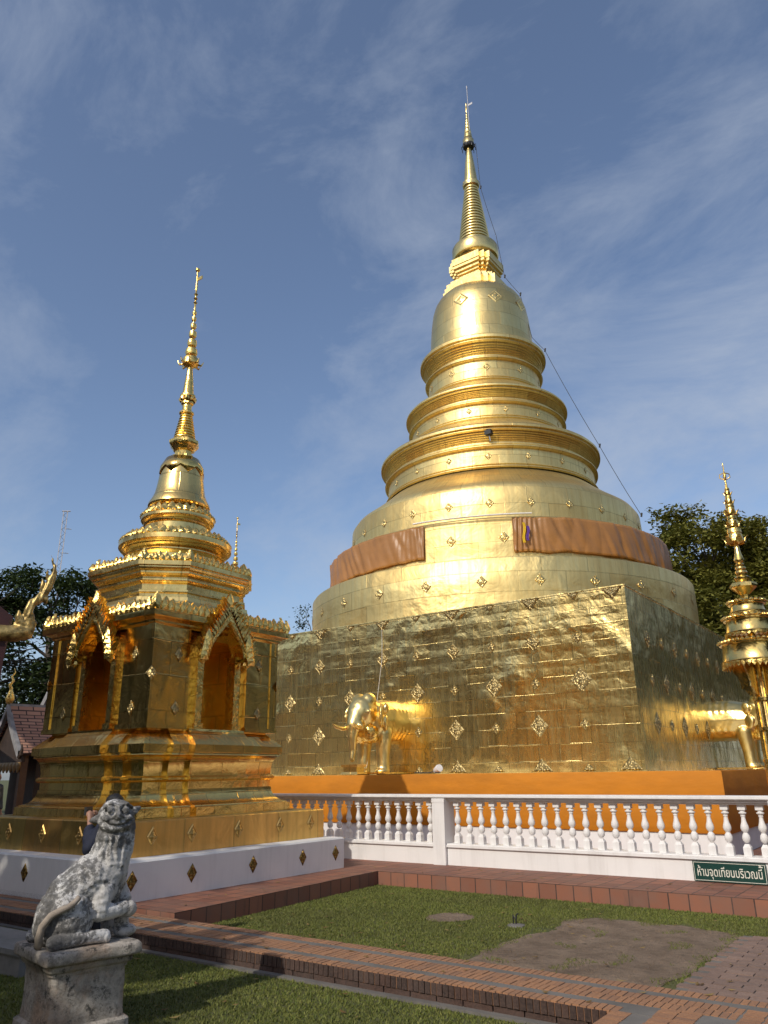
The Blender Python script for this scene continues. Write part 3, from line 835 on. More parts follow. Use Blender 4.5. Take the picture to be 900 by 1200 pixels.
# ================================================================== SMALL CHEDI
def plan_redent(h):
    s = .07; a, b2, c2 = h, h - s, h - 2 * s
    w1, w2 = .60, .95
    k = h / 1.56
    w1 *= min(1, .6 + .4 * k); w2 = min(w2 * min(1, .6 + .4 * k), c2 - .15)
    q = [(a, -w1), (a, w1), (b2, w1), (b2, w2), (c2, w2), (c2, c2), (w2, c2), (w2, b2), (w1, b2)]
    P = []
    for cs, sn in ((1, 0), (0, 1), (-1, 0), (0, -1)):
        for x, y in q[1:]: P.append((x * cs - y * sn, x * sn + y * cs))
        P.append((w1 * cs - a * sn, w1 * sn + a * cs))
    return P
def plan_sq(h): return [(h, -h), (h, h), (-h, h), (-h, -h)]
def plan_oct(h, c=.57):
    c = c * h / 1.24
    return [(h, -(h - c)), (h, h - c), (h - c, h), (-(h - c), h), (-h, h - c), (-h, -(h - c)), (-(h - c), -h), (h - c, -h)]

def small_chedi(label, loc, rz=0):
    c = thing('small_chedi', label, 'chedi', loc, rz, 'small golden chedis')
    m = MB(); m.sweep(plan_sq, [(2.17, -.02), (2.17, .64), (2.15, .665), (1.90, .675)]); pl = m.build('white_plinth', M_white2, c)
    m = MB(); m.sweep(plan_sq, [(1.93, .66), (1.925, 1.09), (1.91, 1.105), (1.62, 1.11)], caps=(False, False)); st = m.build('gold_step', M_step, c)
    dm = MB(); plaque_mesh(dm, (0, 0, 0), (1, 0, 0), (0, 0, 1), (0, -1, 0), .085, .12, .018)
    dmesh = dm.build('diamond_plaque', M_plaque2, pl); first = [dmesh]
    def dia(par, pos, rot, mat=None, sc_=1.):
        if first: o = first.pop()
        else:
            o = bpy.data.objects.new('diamond_plaque', dmesh.data); COL.objects.link(o)
        o.parent = par; o.location = pos; o.rotation_euler = (0, 0, rot); o.scale = (sc_, 1, sc_)
        if mat: o.material_slots[0].link = 'OBJECT'; o.material_slots[0].material = mat
    for k in range(2):
        cs, sn, rot = ((0, -1, 0), (1, 0, PI / 2))[k]
        for t in (-2.0, -1.05, .08, 1.15, 1.95):
            x, y = (t, -2.172) if k == 0 else (2.172, t)
            dia(pl, (x, y, .44), rot)
        for t in (-1.55, -.88, .0, .88, 1.6):
            x, y = (t, -1.93) if k == 0 else (1.93, t)
            dia(st, (x, y, .91), rot, M_step, 1.05)
    # moulded base
    def arc(h0, z0, h1, z1, n=6, bulge=1):
        out = []
        for i in range(n + 1):
            t = i / n
            if bulge > 0: out.append((h0 + (h1 - h0) * (1 - math.cos(t * PI / 2)), z0 + (z1 - z0) * math.sin(t * PI / 2)))
            else: out.append((h0 + (h1 - h0) * math.sin(t * PI / 2), z0 + (z1 - z0) * (1 - math.cos(t * PI / 2))))
        return out
    prof = [(1.67, 1.10), (1.665, 1.225), (1.63, 1.235), (1.62, 1.25)] + arc(1.62, 1.255, 1.44, 1.47, 6, -1) + [(1.425, 1.475), (1.425, 1.575), (1.45, 1.58), (1.475, 1.605), (1.475, 1.635), (1.45, 1.66), (1.43, 1.665), (1.43, 1.72)] \
        + arc(1.435, 1.73, 1.535, 1.95, 6, 1)[1:] + [(1.53, 1.96), (1.53, 1.985), (1.56, 1.99), (1.56, 2.10), (1.55, 2.115), (1.36, 2.30), (1.355, 2.335), (1.1, 2.34)]
    m = MB(); m.sweep(plan_redent, prof, caps=(False, False)); m.build('moulded_base', M_small, c, 28)
    # body: core + corner piers + recessed strips + jambs
    m = MB(); B0, B1 = 2.32, 3.86
    for k in range(4):
        M = Matrix.Rotation(k * PI / 2, 4, 'Z')
        # recessed strip either side (core face), niche back and sides
        m.box(-.70, -.33, -1.235, -.44, B0, B1, M); m.box(.33, .70, -1.235, -.44, B0, B1, M)
        m.box(-.33, .33, -1.235, -.45, 3.72, B1, M)
        m.box(-.33, .33, -1.235, -.45, B0, B0 + .02, M)
    for sx in (-1, 1):
        for sy in (-1, 1):
            m.box(min(sx * .62, sx * 1.31), max(sx * .62, sx * 1.31), min(sy * .62, sy * 1.31), max(sy * .62, sy * 1.31), B0, B1)
            m.box(min(sx * .60, sx * 1.345), max(sx * .60, sx * 1.345), min(sy * .60, sy * 1.345), max(sy * .60, sy * 1.345), B0, B0 + .07)
            m.box(min(sx * 1.17, sx * 1.33), max(sx * 1.17, sx * 1.33), min(sy * 1.17, sy * 1.33), max(sy * 1.17, sy * 1.33), B0 + .07, B1)
    m.box(-.45, .45, -.45, .45, B0, B1)
    body = m.build('body', M_small, c)
    for k in range(4):
        rot = k * PI / 2; M = Matrix.Rotation(rot, 4, 'Z')
        m = MB()
        for s in (-1, 1):
            m.box(s * .39 - .06, s * .39 + .06, -1.33, -1.15, B0, 3.47, M); m.box(s * .39 - .085, s * .39 + .085, -1.355, -1.13, B0, B0 + .10, M); m.box(s * .39 - .08, s * .39 + .08, -1.35, -1.13, 3.42, 3.50, M)
        # flame edged gable over the niche
        arch = [(-.47, 3.42), (-.435, 3.58), (-.34, 3.73), (-.21, 3.91), (-.095, 4.07), (0, 4.22)]
        arch = arch + [(-x, z) for x, z in arch[-2::-1]]
        inn = [(-.36, 3.46), (-.335, 3.57), (-.27, 3.68), (-.175, 3.80), (-.08, 3.92), (0, 4.01)]
        inn = inn + [(-x, z) for x, z in inn[-2::-1]]
        yf, yb = -1.52, -1.22
        rings = [[M @ Vector((x, yb, z)) for x, z in arch], [M @ Vector((x, yf + .03, z)) for x, z in arch], [M @ Vector((x * .93, yf, z - .02)) for x, z in arch],
                 [M @ Vector((x * 1.07, yf, z + .02)) for x, z in inn], [M @ Vector((x, yf + .03, z)) for x, z in inn], [M @ Vector((x, yb, z)) for x, z in inn]]
        m.loops(rings, False)
        ped = m.build('niche_gable', M_orn, c)
        m = MB()
        for i in range(len(arch) - 1):
            for tt in (.2, .55, .9):
                a, b = arch[i], arch[i + 1]; x = a[0] + (b[0] - a[0]) * tt; z = a[1] + (b[1] - a[1]) * tt
                dx, dz = b[0] - a[0], b[1] - a[1]; L = math.hypot(dx, dz); nx, nz = -dz / L, dx / L
                h = .19 + .04 * ((i * 2 + (tt > .5)) % 2)
                P = [(x - dx / L * .05, z - dz / L * .05), (x + dx / L * .05, z + dz / L * .05), (x + nx * h * .6 + dx / L * .0, z + nz * h * .6 + .05), (x + nx * h * .8, z + nz * h * .8 + .11)]
                f = [M @ Vector((p[0], yf - .01, p[1])) for p in P]; bk = [M @ Vector((p[0], yf + .07, p[1])) for p in P]
                m.loops([bk, f], True, (True, True))
        leaf_spike(m, M @ Vector((0, yf + .04, 4.20)), M @ Vector((1, 0, 0)), M @ Vector((0, -1, 0)), .16, .30, .05)
        for s in (-1, 1):
            for j in range(4): leaf_spike(m, M @ Vector((s * (.50 - .02 * j), yf + .01, 3.36 + .07 * j)), M @ Vector((1, 0, 0)), M @ Vector((0, -1, 0)), .15, .20 + .03 * j, .05)
            m.lathe([(.001, 3.30), (.07, 3.36), (.05, 3.42), (.001, 3.46)], 8, 0, *(M @ Vector((s * .47, yf + .08, 0))).to_2d())
        m.build('flame_edge', M_orn, ped)
        for x, z in ((-.83, 2.62), (-.83, 3.42), (.90, 2.62), (.90, 3.42)):
            p = M @ Vector((x, -1.315, z)); dia(body, p, rot, M_plaque, .95)
    for a in range(4):
        p = Matrix.Rotation(a * PI / 2, 4, 'Z') @ Vector((1.325, -1.325, 3.1)); dia(body, p, a * PI / 2 + PI / 4, M_plaque, .95)
    # cornice
    m = MB(); m.sweep(plan_sq, [(1.31, 3.83), (1.36, 3.86), (1.36, 3.89), (1.43, 3.93), (1.47, 3.94), (1.47, 4.03), (1.40, 4.04), (1.22, 4.16), (.9, 4.18)], caps=(False, False)); co = m.build('cornice', M_small, c)
    m = MB(); antefix_poly(m, plan_sq(1.44), 4.02, .12, .19, -.1); antefix_poly(m, plan_sq(1.38), 4.03, .13, .22, -.15); m.build('antefix_row', M_orn, co)
    # octagonal tier
    m = MB(); m.sweep(plan_oct, [(1.32, 4.12), (1.22, 4.30), (1.21, 4.36), (1.14, 4.38), (1.14, 4.43), (1.17, 4.45), (1.17, 4.49), (1.08, 4.51), (1.08, 4.60), (1.12, 4.62), (1.14, 4.64), (1.12, 4.66), (1.08, 4.67), (1.08, 4.72), (1.13, 4.74), (1.16, 4.77), (1.16, 4.80), (1.20, 4.82), (1.22, 4.85), (1.22, 4.87), (1.26, 4.88), (1.26, 4.95), (1.2, 4.96), (.98, 5.08), (.85, 5.10)], caps=(False, False)); oc = m.build('octagonal_tier', M_stier, c)
    m = MB(); antefix_poly(m, plan_oct(1.215), 4.94, .10, .13, -.1); antefix_poly(m, plan_oct(1.15), 4.95, .115, .19, -.15); m.build('antefix_row', M_orn, oc)
    m = MB(); m.lathe([(.96, 5.04), (.92, 5.10), (.86, 5.12), (.86, 5.15), (.82, 5.17), (.82, 5.24), (.86, 5.26), (.88, 5.285), (.86, 5.31), (.82, 5.32), (.82, 5.34), (.88, 5.37), (.92, 5.40), (.91, 5.415), (.95, 5.43), (.985, 5.47), (.985, 5.55), (.94, 5.57), (.72, 5.70), (.64, 5.74)], 64, caps=(False, False)); r1 = m.build('lower_round_tier', M_stier, c, 32)
    m = MB(); antefix_ring(m, .95, 5.54, 54, .11, .10, -.1); antefix_ring(m, .89, 5.55, 40, .14, .17, -.2); m.build('antefix_row', M_orn, r1)
    m = MB(); m.lathe([(.66, 5.70), (.60, 5.76), (.57, 5.78), (.57, 5.88), (.59, 5.90), (.60, 5.93), (.59, 5.95), (.62, 5.97), (.65, 6.01), (.65, 6.07), (.62, 6.09), (.52, 6.16), (.48, 6.18)], 56, caps=(False, False)); r2 = m.build('upper_round_tier', M_stier, c, 32)
    m = MB(); antefix_ring(m, .635, 6.06, 40, .10, .08, -.1); antefix_ring(m, .59, 6.07, 28, .13, .18, -.25); m.build('antefix_row', M_orn, r2)
    m = MB(); m.lathe([(.47, 6.16), (.45, 6.20), (.45, 6.24), (.53, 6.27), (.555, 6.31), (.545, 6.36), (.50, 6.44), (.455, 6.55), (.43, 6.68), (.41, 6.82), (.395, 6.95), (.375, 7.06), (.34, 7.16), (.28, 7.24), (.20, 7.29)], 56, caps=(False, False)); be = m.build('bell', M_stier, c, 40)
    m = MB(); n = 8; rings = []
    P0 = []; P1 = []
    for i in range(4 * n):
        a = 2 * PI * i / (4 * n); f = abs((i % 4) - 2) / 2
        P0.append((.30 * math.cos(a), .30 * math.sin(a), 7.245)); r = .402 - .0 * f; z = 6.90 + .13 * f
        P1.append(((.403 - .016 * f) * math.cos(a), (.403 - .016 * f) * math.sin(a), z))
    Pm = [((.385 + .0) * math.cos(2 * PI * i / 32), .385 * math.sin(2 * PI * i / 32), 7.08) for i in range(32)]
    m.loops([P1, Pm, P0], True, (False, False)); o = m.build('lotus_collar', M_small, be, 60); so = o.modifiers.new('t', 'SOLIDIFY'); so.thickness = .014; so.offset = 1
    def ps(h): return plan_oct(h, .35)
    m = MB(); m.lathe([(.20, 7.26), (.20, 7.34), (.16, 7.36), (.16, 7.42), (.20, 7.45), (.23, 7.5), (.275, 7.55), (.285, 7.58), (.285, 7.63), (.22, 7.66), (.20, 7.70)], 8, PI / 8, caps=(False, False)); m.build('harmika', M_orn, c)
    p = []; z = 7.68; nn = 9
    for i in range(nn):
        r = .205 - .085 * i / (nn - 1); h = .058; p += [(r - .025, z), (r, z + h * .3), (r, z + h * .6), (r - .025, z + h * .95)]; z += h
    m = MB(); m.lathe(p, 24, caps=(False, False)); m.build('ringed_cone', M_orn, c, 40)
    m = MB(); m.lathe([(.10, z), (.14, z + .02), (.14, z + .05), (.09, z + .08), (.09, 8.40), (.12, 8.43), (.12, 8.47), (.10, 8.50), (.11, 8.56), (.145, 8.58), (.145, 8.62), (.11, 8.64), (.085, 8.9), (.05, 9.22), (.045, 9.27)], 12, caps=(False, False))
    antefix_ring(m, .13, 8.48, 8, .08, .12); m.build('faceted_spire', M_orn, c, 30)
    m = MB(); p = [(.04, 9.25), (.12, 9.27), (.155, 9.30), (.16, 9.40), (.13, 9.45), (.05, 9.47)]
    for r, za, zb in ((.12, 9.50, 9.66), (.095, 9.71, 9.86), (.078, 9.92, 10.06), (.062, 10.12, 10.24), (.05, 10.30, 10.40), (.045, 10.44, 10.53)):
        p += [(.02, za), (r * .85, za + .005), (r, za + .05), (r * .9, zb - .02), (.02, zb)]
    for zz in (10.72, 10.82, 10.92): p += [(.016, zz - .035), (.042, zz), (.016, zz + .035)]
    p += [(.022, 11.1), (.014, 11.46), (.045, 11.49), (.045, 11.53), (.01, 11.56)]
    m.lathe(p, 14)
    for i in range(8):
        a = 2 * PI * i / 8; d = Vector((math.cos(a), math.sin(a), 0)); m.tube([d * .13 + Vector((0, 0, 9.31)), d * .21 + Vector((0, 0, 9.29)), d * .25 + Vector((0, 0, 9.37))], [.025, .02, .006], 5)
    m.box(.0, .16, -.008, .008, 11.24, 11.31); m.build('finial', M_orn, c, 40)
    return c
SX, SY = -10.71, 8.53
sc1 = small_chedi('small golden chedi with arched niches on a white plinth behind the stone lion', (SX, SY, 0))
def copy_tree(o, parent=None):
    c = o.copy(); COL.objects.link(c); c.parent = parent
    for ch in list(o.children): copy_tree(ch, c)
    return c
sc2 = copy_tree(sc1); sc2.location = (-24.3, 22.66, 0); sc2.rotation_euler = (0, 0, PI / 2); sc2.scale = (1.1, 1.1, 1.1)
sc2['label'] = 'distant small chedi whose thin bead-like spire alone rises behind the nearer small chedi'

# ================================================================== BALUSTRADE
def balustrade():
    Yf = 11.83
    c = thing('balustrade', 'white balustrade with turned balusters running in front of the great chedi', 'balustrade', (0, 0, 0))
    prof = [(.000, .15), (.025, .17), (.050, .20), (.053, .235), (.045, .27), (.026, .295), (.030, .305), (.050, .33), (.055, .36), (.050, .39), (.036, .43), (.027, .48), (.026, .50), (.033, .505), (.033, .515), (.027, .52), (.040, .535), (.052, .545), (.052, .555), (.034, .565), (.034, .575), (.046, .59)]
    mb = MB(); mb.box(-.05, .05, -.05, .05, 0, .115); mb.frustum(.05, .05, .115, .026, .026, .158)
    mb.lathe([(r, z - .006 * 0) for r, z in prof if z >= .155], 18, caps=(False, False)); 
    mb.box(-.05, .05, -.05, .05, .60 - .012, .68)
    me = mb.build('baluster', M_rail, c, 35)
    posts = [-17.45, -12.4, -7.36, -2.06, 2.9, 7.]
    first = [me]
    for i in range(len(posts) - 1):
        a, b = posts[i] + .16, posts[i + 1] - .16; n = round((b - a) / .228)
        for k in range(n):
            o = first.pop() if first else bpy.data.objects.new('baluster', me.data)
            if o is not me: COL.objects.link(o); o.parent = c
            o.location = (a + (b - a) * (k + .5) / n, Yf + .13, .525)
    m = MB()
    for i in range(len(posts) - 1):
        a, b = posts[i] + .13, posts[i + 1] - .13
        m.box(a, b, Yf, Yf + .26, .18, .475); m.box(a, b, Yf - .035, Yf + .295, .475, .515); m.box(a, b, Yf - .015, Yf + .275, .515, .53)
    m.build('base_wall', M_rail, c)
    m = MB()
    a, b = posts[0], posts[-1]
    m.box(a, b, Yf + .05, Yf + .21, 1.18, 1.205); m.box(a, b, Yf + .0, Yf + .26, 1.205, 1.235); m.box(a, b, Yf - .04, Yf + .30, 1.235, 1.25); m.box(a, b, Yf - .06, Yf + .32, 1.25, 1.295)
    rl = m.build('handrail', M_rail, c); bv = rl.modifiers.new('b', 'BEVEL'); bv.width = .008; bv.segments = 2
    for x in posts:
        m = MB(); m.box(x - .12, x + .12, Yf - .055, Yf + .28, .18, 1.18); m.box(x - .125, x + .125, Yf - .06, Yf + .29, 1.17, 1.2345)
        m.build('post', M_rail, c)
    # sign on the base wall
    s = thing('notice_sign', 'small dark green notice sign with cream Thai lettering on the white base wall', 'sign', (-2.80, Yf - .05, .20))
    W, Hh = .93, .25
    m = MB(); m.box(-W / 2, W / 2, -.012, .01, .01, .01 + Hh); m.build('plate', M_green, s)
    m = MB()
    def frame(i, w):
        x0, x1, z0, z1 = -W / 2 + i, W / 2 - i, .01 + i, .01 + Hh - i; y0, y1 = -.016, -.0125
        m.box(x0, x1, y0, y1, z0, z0 + w); m.box(x0, x1, y0, y1, z1 - w, z1); m.box(x0, x0 + w, y0, y1, z0 + w, z1 - w); m.box(x1 - w, x1, y0, y1, z0 + w, z1 - w)
    frame(.012, .006)
    m.build('border', M_letter, s)
    def text(body, x, z, size, align='LEFT'):
        cu = bpy.data.curves.new('t', 'FONT'); cu.body = body; cu.size = size; cu.extrude = .001; cu.align_x = align; cu.offset = .0008
        o = bpy.data.objects.new('t', cu); COL.objects.link(o)
        dg = bpy.context.evaluated_depsgraph_get(); me = bpy.data.meshes.new_from_object(o.evaluated_get(dg))
        bpy.data.objects.remove(o)
        return me
    me = text('ห้ามจุดเทียนบริเวณนี', 0, 0, .155, 'LEFT')
    xs = [v.co.x for v in me.vertices] or [0]; x0, x1 = min(xs), max(xs); k = (W - .11) / max(.01, x1 - x0)
    o = link('lettering', me, M_letter, s); me.transform(Matrix.Translation((-x0, 0, 0)))
    me.transform(Matrix.Diagonal((k, 1.0, 1, 1))); me.transform(Matrix.Rotation(PI / 2, 4, 'X'))
    o.location = (-W / 2 + .055, -.0135, .078)
    # raised tone mark over the last syllable
    me2 = text('้', 0, 0, .155)
    if len(me2.vertices):
        cx = sum(v.co.x for v in me2.vertices) / len(me2.vertices); cz = min(v.co.y for v in me2.vertices)
        me2.transform(Matrix.Translation((-cx, -cz, 0))); me2.transform(Matrix.Rotation(PI / 2, 4, 'X'))
        o2 = link('tone_mark', me2, M_letter, s); o2.location = (W / 2 - .075, -.0135, .212)
balustrade()

# ================================================================== STONE LION
def lion():
    px, py, rz = -5.345, 3.675, R(-12)
    p = thing('stone_pedestal', 'weathered stone pedestal standing on the near lawn with a moulded top slab', 'pedestal', (px, py, 0), rz)
    rnd = random.Random(2)
    def rough(prof, hh, name, amp=.006, seed=0):
        """square stone block with slightly worn faces"""
        m = MB(); n = 12; rings = []
        for h, z in prof:
            r = []
            for cs, sn in ((1, 0), (0, 1), (-1, 0), (0, -1)):
                for i in range(n):
                    t = -h + 2 * h * i / n; x, y = h * cs - t * sn, h * sn + t * cs
                    k = 1 - (.012 / h if i == 0 else 0); d = amp * noise.noise((x * 7, y * 7, z * 7 + seed)); c2 = amp * 2.2 * max(0, noise.noise((x * 16, y * 16, z * 14 + seed))) ** 2
                    q = (1 + (d - c2) / h) * k; r.append((x * q, y * q, z + (.004 * noise.noise((x * 9, y * 9, seed)) if z > .3 else 0)))
            rings.append(r)
        m.loops(rings); return m.build(name, M_ped, p, 50)
    def sub(a, b, n): return [(a[0] + (b[0] - a[0]) * i / n, a[1] + (b[1] - a[1]) * i / n) for i in range(n + 1)]
    rough(sub((.305, -.02), (.30, .085), 3) + [(.28, .10)], 0, 'foot_moulding', .010, 3)
    rough(sub((.268, .085), (.262, .40), 10), 0, 'shaft', .010, 5)
    rough([(.268, .40), (.272, .415), (.272, .42), (.292, .432), (.296, .445), (.296, .463), (.285, .468)], 0, 'neck_moulding', .006, 7)
    rough([(.300, .466), (.332, .478), (.338, .49), (.338, .535), (.333, .547), (.322, .552), (.16, .553)], 0, 'top_slab', .010, 9)
    F = Vector((.90, -.28, 0)).normalized(); Lt = Vector((-F.y, F.x, 0))
    hc = Vector((.085, .150, .825))
    def H(f, l, z): return tuple(hc + F * f + Lt * l + Vector((0, 0, z)))
    fz = math.atan2(F.y, F.x)
    P = [
        ('c', [(0, -.165, .17), (0, -.09, .30), (.02, .04, .40), (.02, .14, .43)], [.165, .172, .178, .168]),
        ('c', [(.02, .13, .34), (.03, .15, .50), (.045, .178, .62), (.06, .180, .74), (.07, .17, .80)], [.15, .158, .142, .138, .130]),
        ('s', (.125, -.12, .17), (.105, .155, .175), (.35, 0, 0)), ('s', (-.125, -.12, .17), (.105, .155, .175), (.35, 0, 0)),
        ('s', (0, -.2, .12), (.19, .12, .13)),
        # hind feet, lying along the slab
        ('c', [(.205, -.255, .045), (.205, -.05, .05), (.205, .085, .05)], [.050, .042, .046]), ('c', [(-.2, -.25, .045), (-.2, .06, .05)], [.05, .045]),
        ('s', (.205, .10, .045), (.05, .04, .045)),
        # near shoulder, upper arm, raised forearm and paw
        ('s', (.115, .10, .36), (.075, .10, .15), (-.25, 0, 0)), ('c', [(.14, .09, .33), (.165, .06, .21)], [.075, .066]),
        ('c', [(.165, .06, .195), (.17, .17, .195), (.165, .245, .205)], [.064, .052, .05]), ('s', (.16, .285, .195), (.055, .055, .055)),
        # standing far foreleg
        ('c', [(.0, .22, .38), (.03, .27, .27), (.05, .285, .20), (.05, .285, .10), (.05, .29, .05)], [.08, .066, .052, .055, .06]), ('s', (.065, .31, .04), (.075, .085, .045)),
        ('s', (.04, .285, .255), (.062, .06, .05)),
        ('c', [(-.12, .16, .34), (-.12, .24, .18), (-.12, .27, .05)], [.08, .06, .06]),
        # head
        ('s', tuple(hc), (.125, .132, .112), (0, 0, fz)),
        ('s', H(-.02, 0, .055), (.10, .105, .065), (0, 0, fz)),
        ('s', H(.045, 0, -.045), (.105, .122, .075), (0, 0, fz)),            # broad muzzle and jaw
        ('s', H(.145, 0, .005), (.030, .040, .028), (0, 0, fz)),             # nose
        ('c', [H(.135, 0, .02), H(.115, 0, .065)], [.024, .026]),
        ('s', H(.108, .062, -.010), (.035, .046, .030), (0, 0, fz)), ('s', H(.108, -.062, -.010), (.035, .046, .030), (0, 0, fz)),
        ('s', H(.118, .056, .046), (.026, .028, .024)), ('s', H(.118, -.056, .046), (.026, .028, .024)),
        ('c', [H(.11, .016, .075), H(.115, .055, .083), H(.085, .098, .062)], [.016, .019, .015]), ('c', [H(.11, -.016, .075), H(.115, -.055, .083), H(.085, -.098, .062)], [.016, .019, .015]),
        ('c', [H(.02, .118, .03), H(-.01, .155, .045), H(-.035, .178, .055)], [.034, .024, .010]), ('c', [H(.02, -.118, -.015), H(-.0, -.155, -.022), H(-.03, -.178, -.03)], [.034, .024, .010]),
        ('s', H(.0, 0, -.13), (.11, .118, .07), (0, 0, fz)),               # throat
    ]
    def disp(co, n):
        d = .004 * noise.noise(co * 18) + .0018 * noise.noise(co * 60)
        a = math.atan2(co.y - .18, co.x - .05)
        w = max(0, min(1, (co.z - .50) / .06)) * max(0, min(1, (.73 - co.z) / .05))
        d += w * .007 * (math.sin(a * 17 + noise.noise(co * 8) * 2.5))
        w2 = max(0, min(1, (co.z - .12) / .1)) * max(0, min(1, (.52 - co.z) / .08)) * max(0, min(1, (.12 - co.y) / .08))
        d += w2 * .010 * max(-.6, noise.noise((co.x * 34, co.y * 26, co.z * 34)))
        q = Vector((co.x, co.y, co.z)) - hc
        if q.length < .2 and q.dot(F) > .03 and q.z > -.05: d += .007 * noise.noise(co * 48 + Vector((3, 1, 2)))
        if q.dot(F) > .02 and q.length < .22:      # the carved grin
            l = q.dot(Lt); zm = -.066 + 3.2 * l * l
            if abs(l) < .112: d -= .020 * math.exp(-((q.z - zm) / .010) ** 2)
            zc = -.118 + 1.2 * l * l
            if abs(l) < .10: d -= .008 * math.exp(-((q.z - zc) / .009) ** 2)
        if q.dot(F) > .05 and q.length < .22:      # ringed eyes and nostrils
            for sx in (-1, 1):
                e = (Vector((q.dot(Lt) - sx * .056, q.z - .046, 0))).length
                d -= .010 * math.exp(-((e - .034) / .008) ** 2)
                e = (Vector((q.dot(Lt) - sx * .022, q.z + .004, 0))).length
                d -= .010 * math.exp(-(e / .010) ** 2)
        pit = noise.noise(co * 38 + Vector((9, 9, 9)))
        if pit > .45: d -= (pit - .45) * .03
        return d
    L = thing('stone_lion', 'weathered grey stone guardian lion with a turned grinning head seated on the pedestal', 'statue', (px, py, .55), rz)
    remesh('body', P, .0056, M_stone, L, 3, disp)
    m = MB(); pts = [(.10, -.315, .02), (.135, -.33, .08), (.155, -.325, .15), (.185, -.285, .215), (.215, -.235, .245), (.232, -.19, .262), (.236, -.155, .285), (.225, -.12, .315)]
    fine = []
    for i in range(len(pts) - 1):
        for k in range(4): fine.append(Vector(pts[i]).lerp(Vector(pts[i + 1]), k / 4))
    fine.append(Vector(pts[-1]))
    m.tube(fine, [.027 - .008 * i / len(fine) for i in range(len(fine))], 10); m.build('tail', M_tail, L, 180)
lion()

# ================================================================== ELEPHANTS
def elephant(label, loc, rz):
    e = thing('elephant_statue', label, 'statue', loc, rz, 'golden elephants emerging from the block')
    P = [
        ('c', [(0, -.5, 1.27), (0, .5, 1.27), (0, .85, 1.25)], [.56, .56, .50]),
        ('s', (0, .95, 1.25), (.46, .35, .52)),
        ('c', [(.30, .82, .95), (.30, .86, .45), (.30, .87, .0)], [.23, .17, .165]), ('c', [(-.30, .82, .95), (-.30, .86, .45), (-.30, .87, .0)], [.23, .17, .165]),
        ('s', (.30, .90, .06), (.19, .20, .09)), ('s', (-.30, .90, .06), (.19, .20, .09)),
        ('s', (0, 1.32, 1.45), (.36, .38, .42)), ('s', (.15, 1.24, 1.72), (.19, .22, .22)), ('s', (-.15, 1.24, 1.72), (.19, .22, .22)),
        ('c', [(0, 1.50, 1.42), (0, 1.66, 1.15), (0, 1.72, .85), (0, 1.71, .55), (0, 1.74, .34)], [.25, .19, .125, .09, .075]),
        ('s', (0, 1.46, 1.12), (.20, .2, .14)),
        ('c', [(.12, 1.55, 1.18), (.22, 1.66, 1.10)], [.10, .08]), ('c', [(-.12, 1.55, 1.18), (-.22, 1.66, 1.10)], [.10, .08]),
        ('s', (.33, 1.45, 1.46), (.05, .07, .05)), ('s', (-.33, 1.45, 1.46), (.05, .07, .05)),
    ]
    remesh('body', P, .026, M_eleph, e, 5, lambda co, n: .006 * noise.noise(co * 5) + .003 * noise.noise(co * 14))
    for s in (-1, 1):
        m = MB(); m.tube([(s * .20, 1.62, 1.10), (s * .26, 1.80, 1.06), (s * .30, 1.98, 1.10), (s * .32, 2.10, 1.17)], [.06, .052, .036, .008], 10); m.build('tusk', M_eleph, e, 60)
        remesh('ear', [('s', (s * .46, 1.12, 1.38), (.06, .23, .32), (0, 0, s * -.5)), ('s', (s * .52, 1.02, 1.20), (.05, .15, .19), (0, 0, s * -.5)), ('s', (s * .50, .98, 1.56), (.06, .13, .14), (0, 0, s * -.5))], .02, M_eleph, e, 3, lambda co, n: .012 * noise.noise(co * 9))
    # beaded collar cloth under the neck
    def cd(co, n): return .02 * noise.noise((co.x * 14, co.y * 14, co.z * 6)) + .008 * noise.noise(co * 30)
    remesh('chest_cloth', [('s', (0, 1.22, .98), (.40, .27, .24)), ('s', (.16, 1.18, .84), (.20, .22, .12)), ('s', (-.16, 1.18, .84), (.20, .22, .12))], .024, M_orn, e, 2, cd)
    m = MB()
    m.frustum(.26, .20, .0, .24, .18, .05, Matrix.Translation((0, 1.66, 0))); m.frustum(.20, .15, .05, .20, .15, .16, Matrix.Translation((0, 1.66, 0))); m.frustum(.24, .18, .16, .25, .19, .22, Matrix.Translation((0, 1.66, 0)))
    m.build('trunk_pedestal', M_small, e)
    m = MB(); m.box(-.62, .62, .05, 1.22, -.005, .035); m.build('foot_slab', M_small, e)
elephant('golden elephant with raised tusks and trunk emerging from the front of the gilded block', (-11.9, 16.94, 1.645), PI)
elephant('golden elephant half hidden by the gilded tiered umbrella on the shaded side of the block', (-5.397, 23.44, 1.645), -PI / 2)

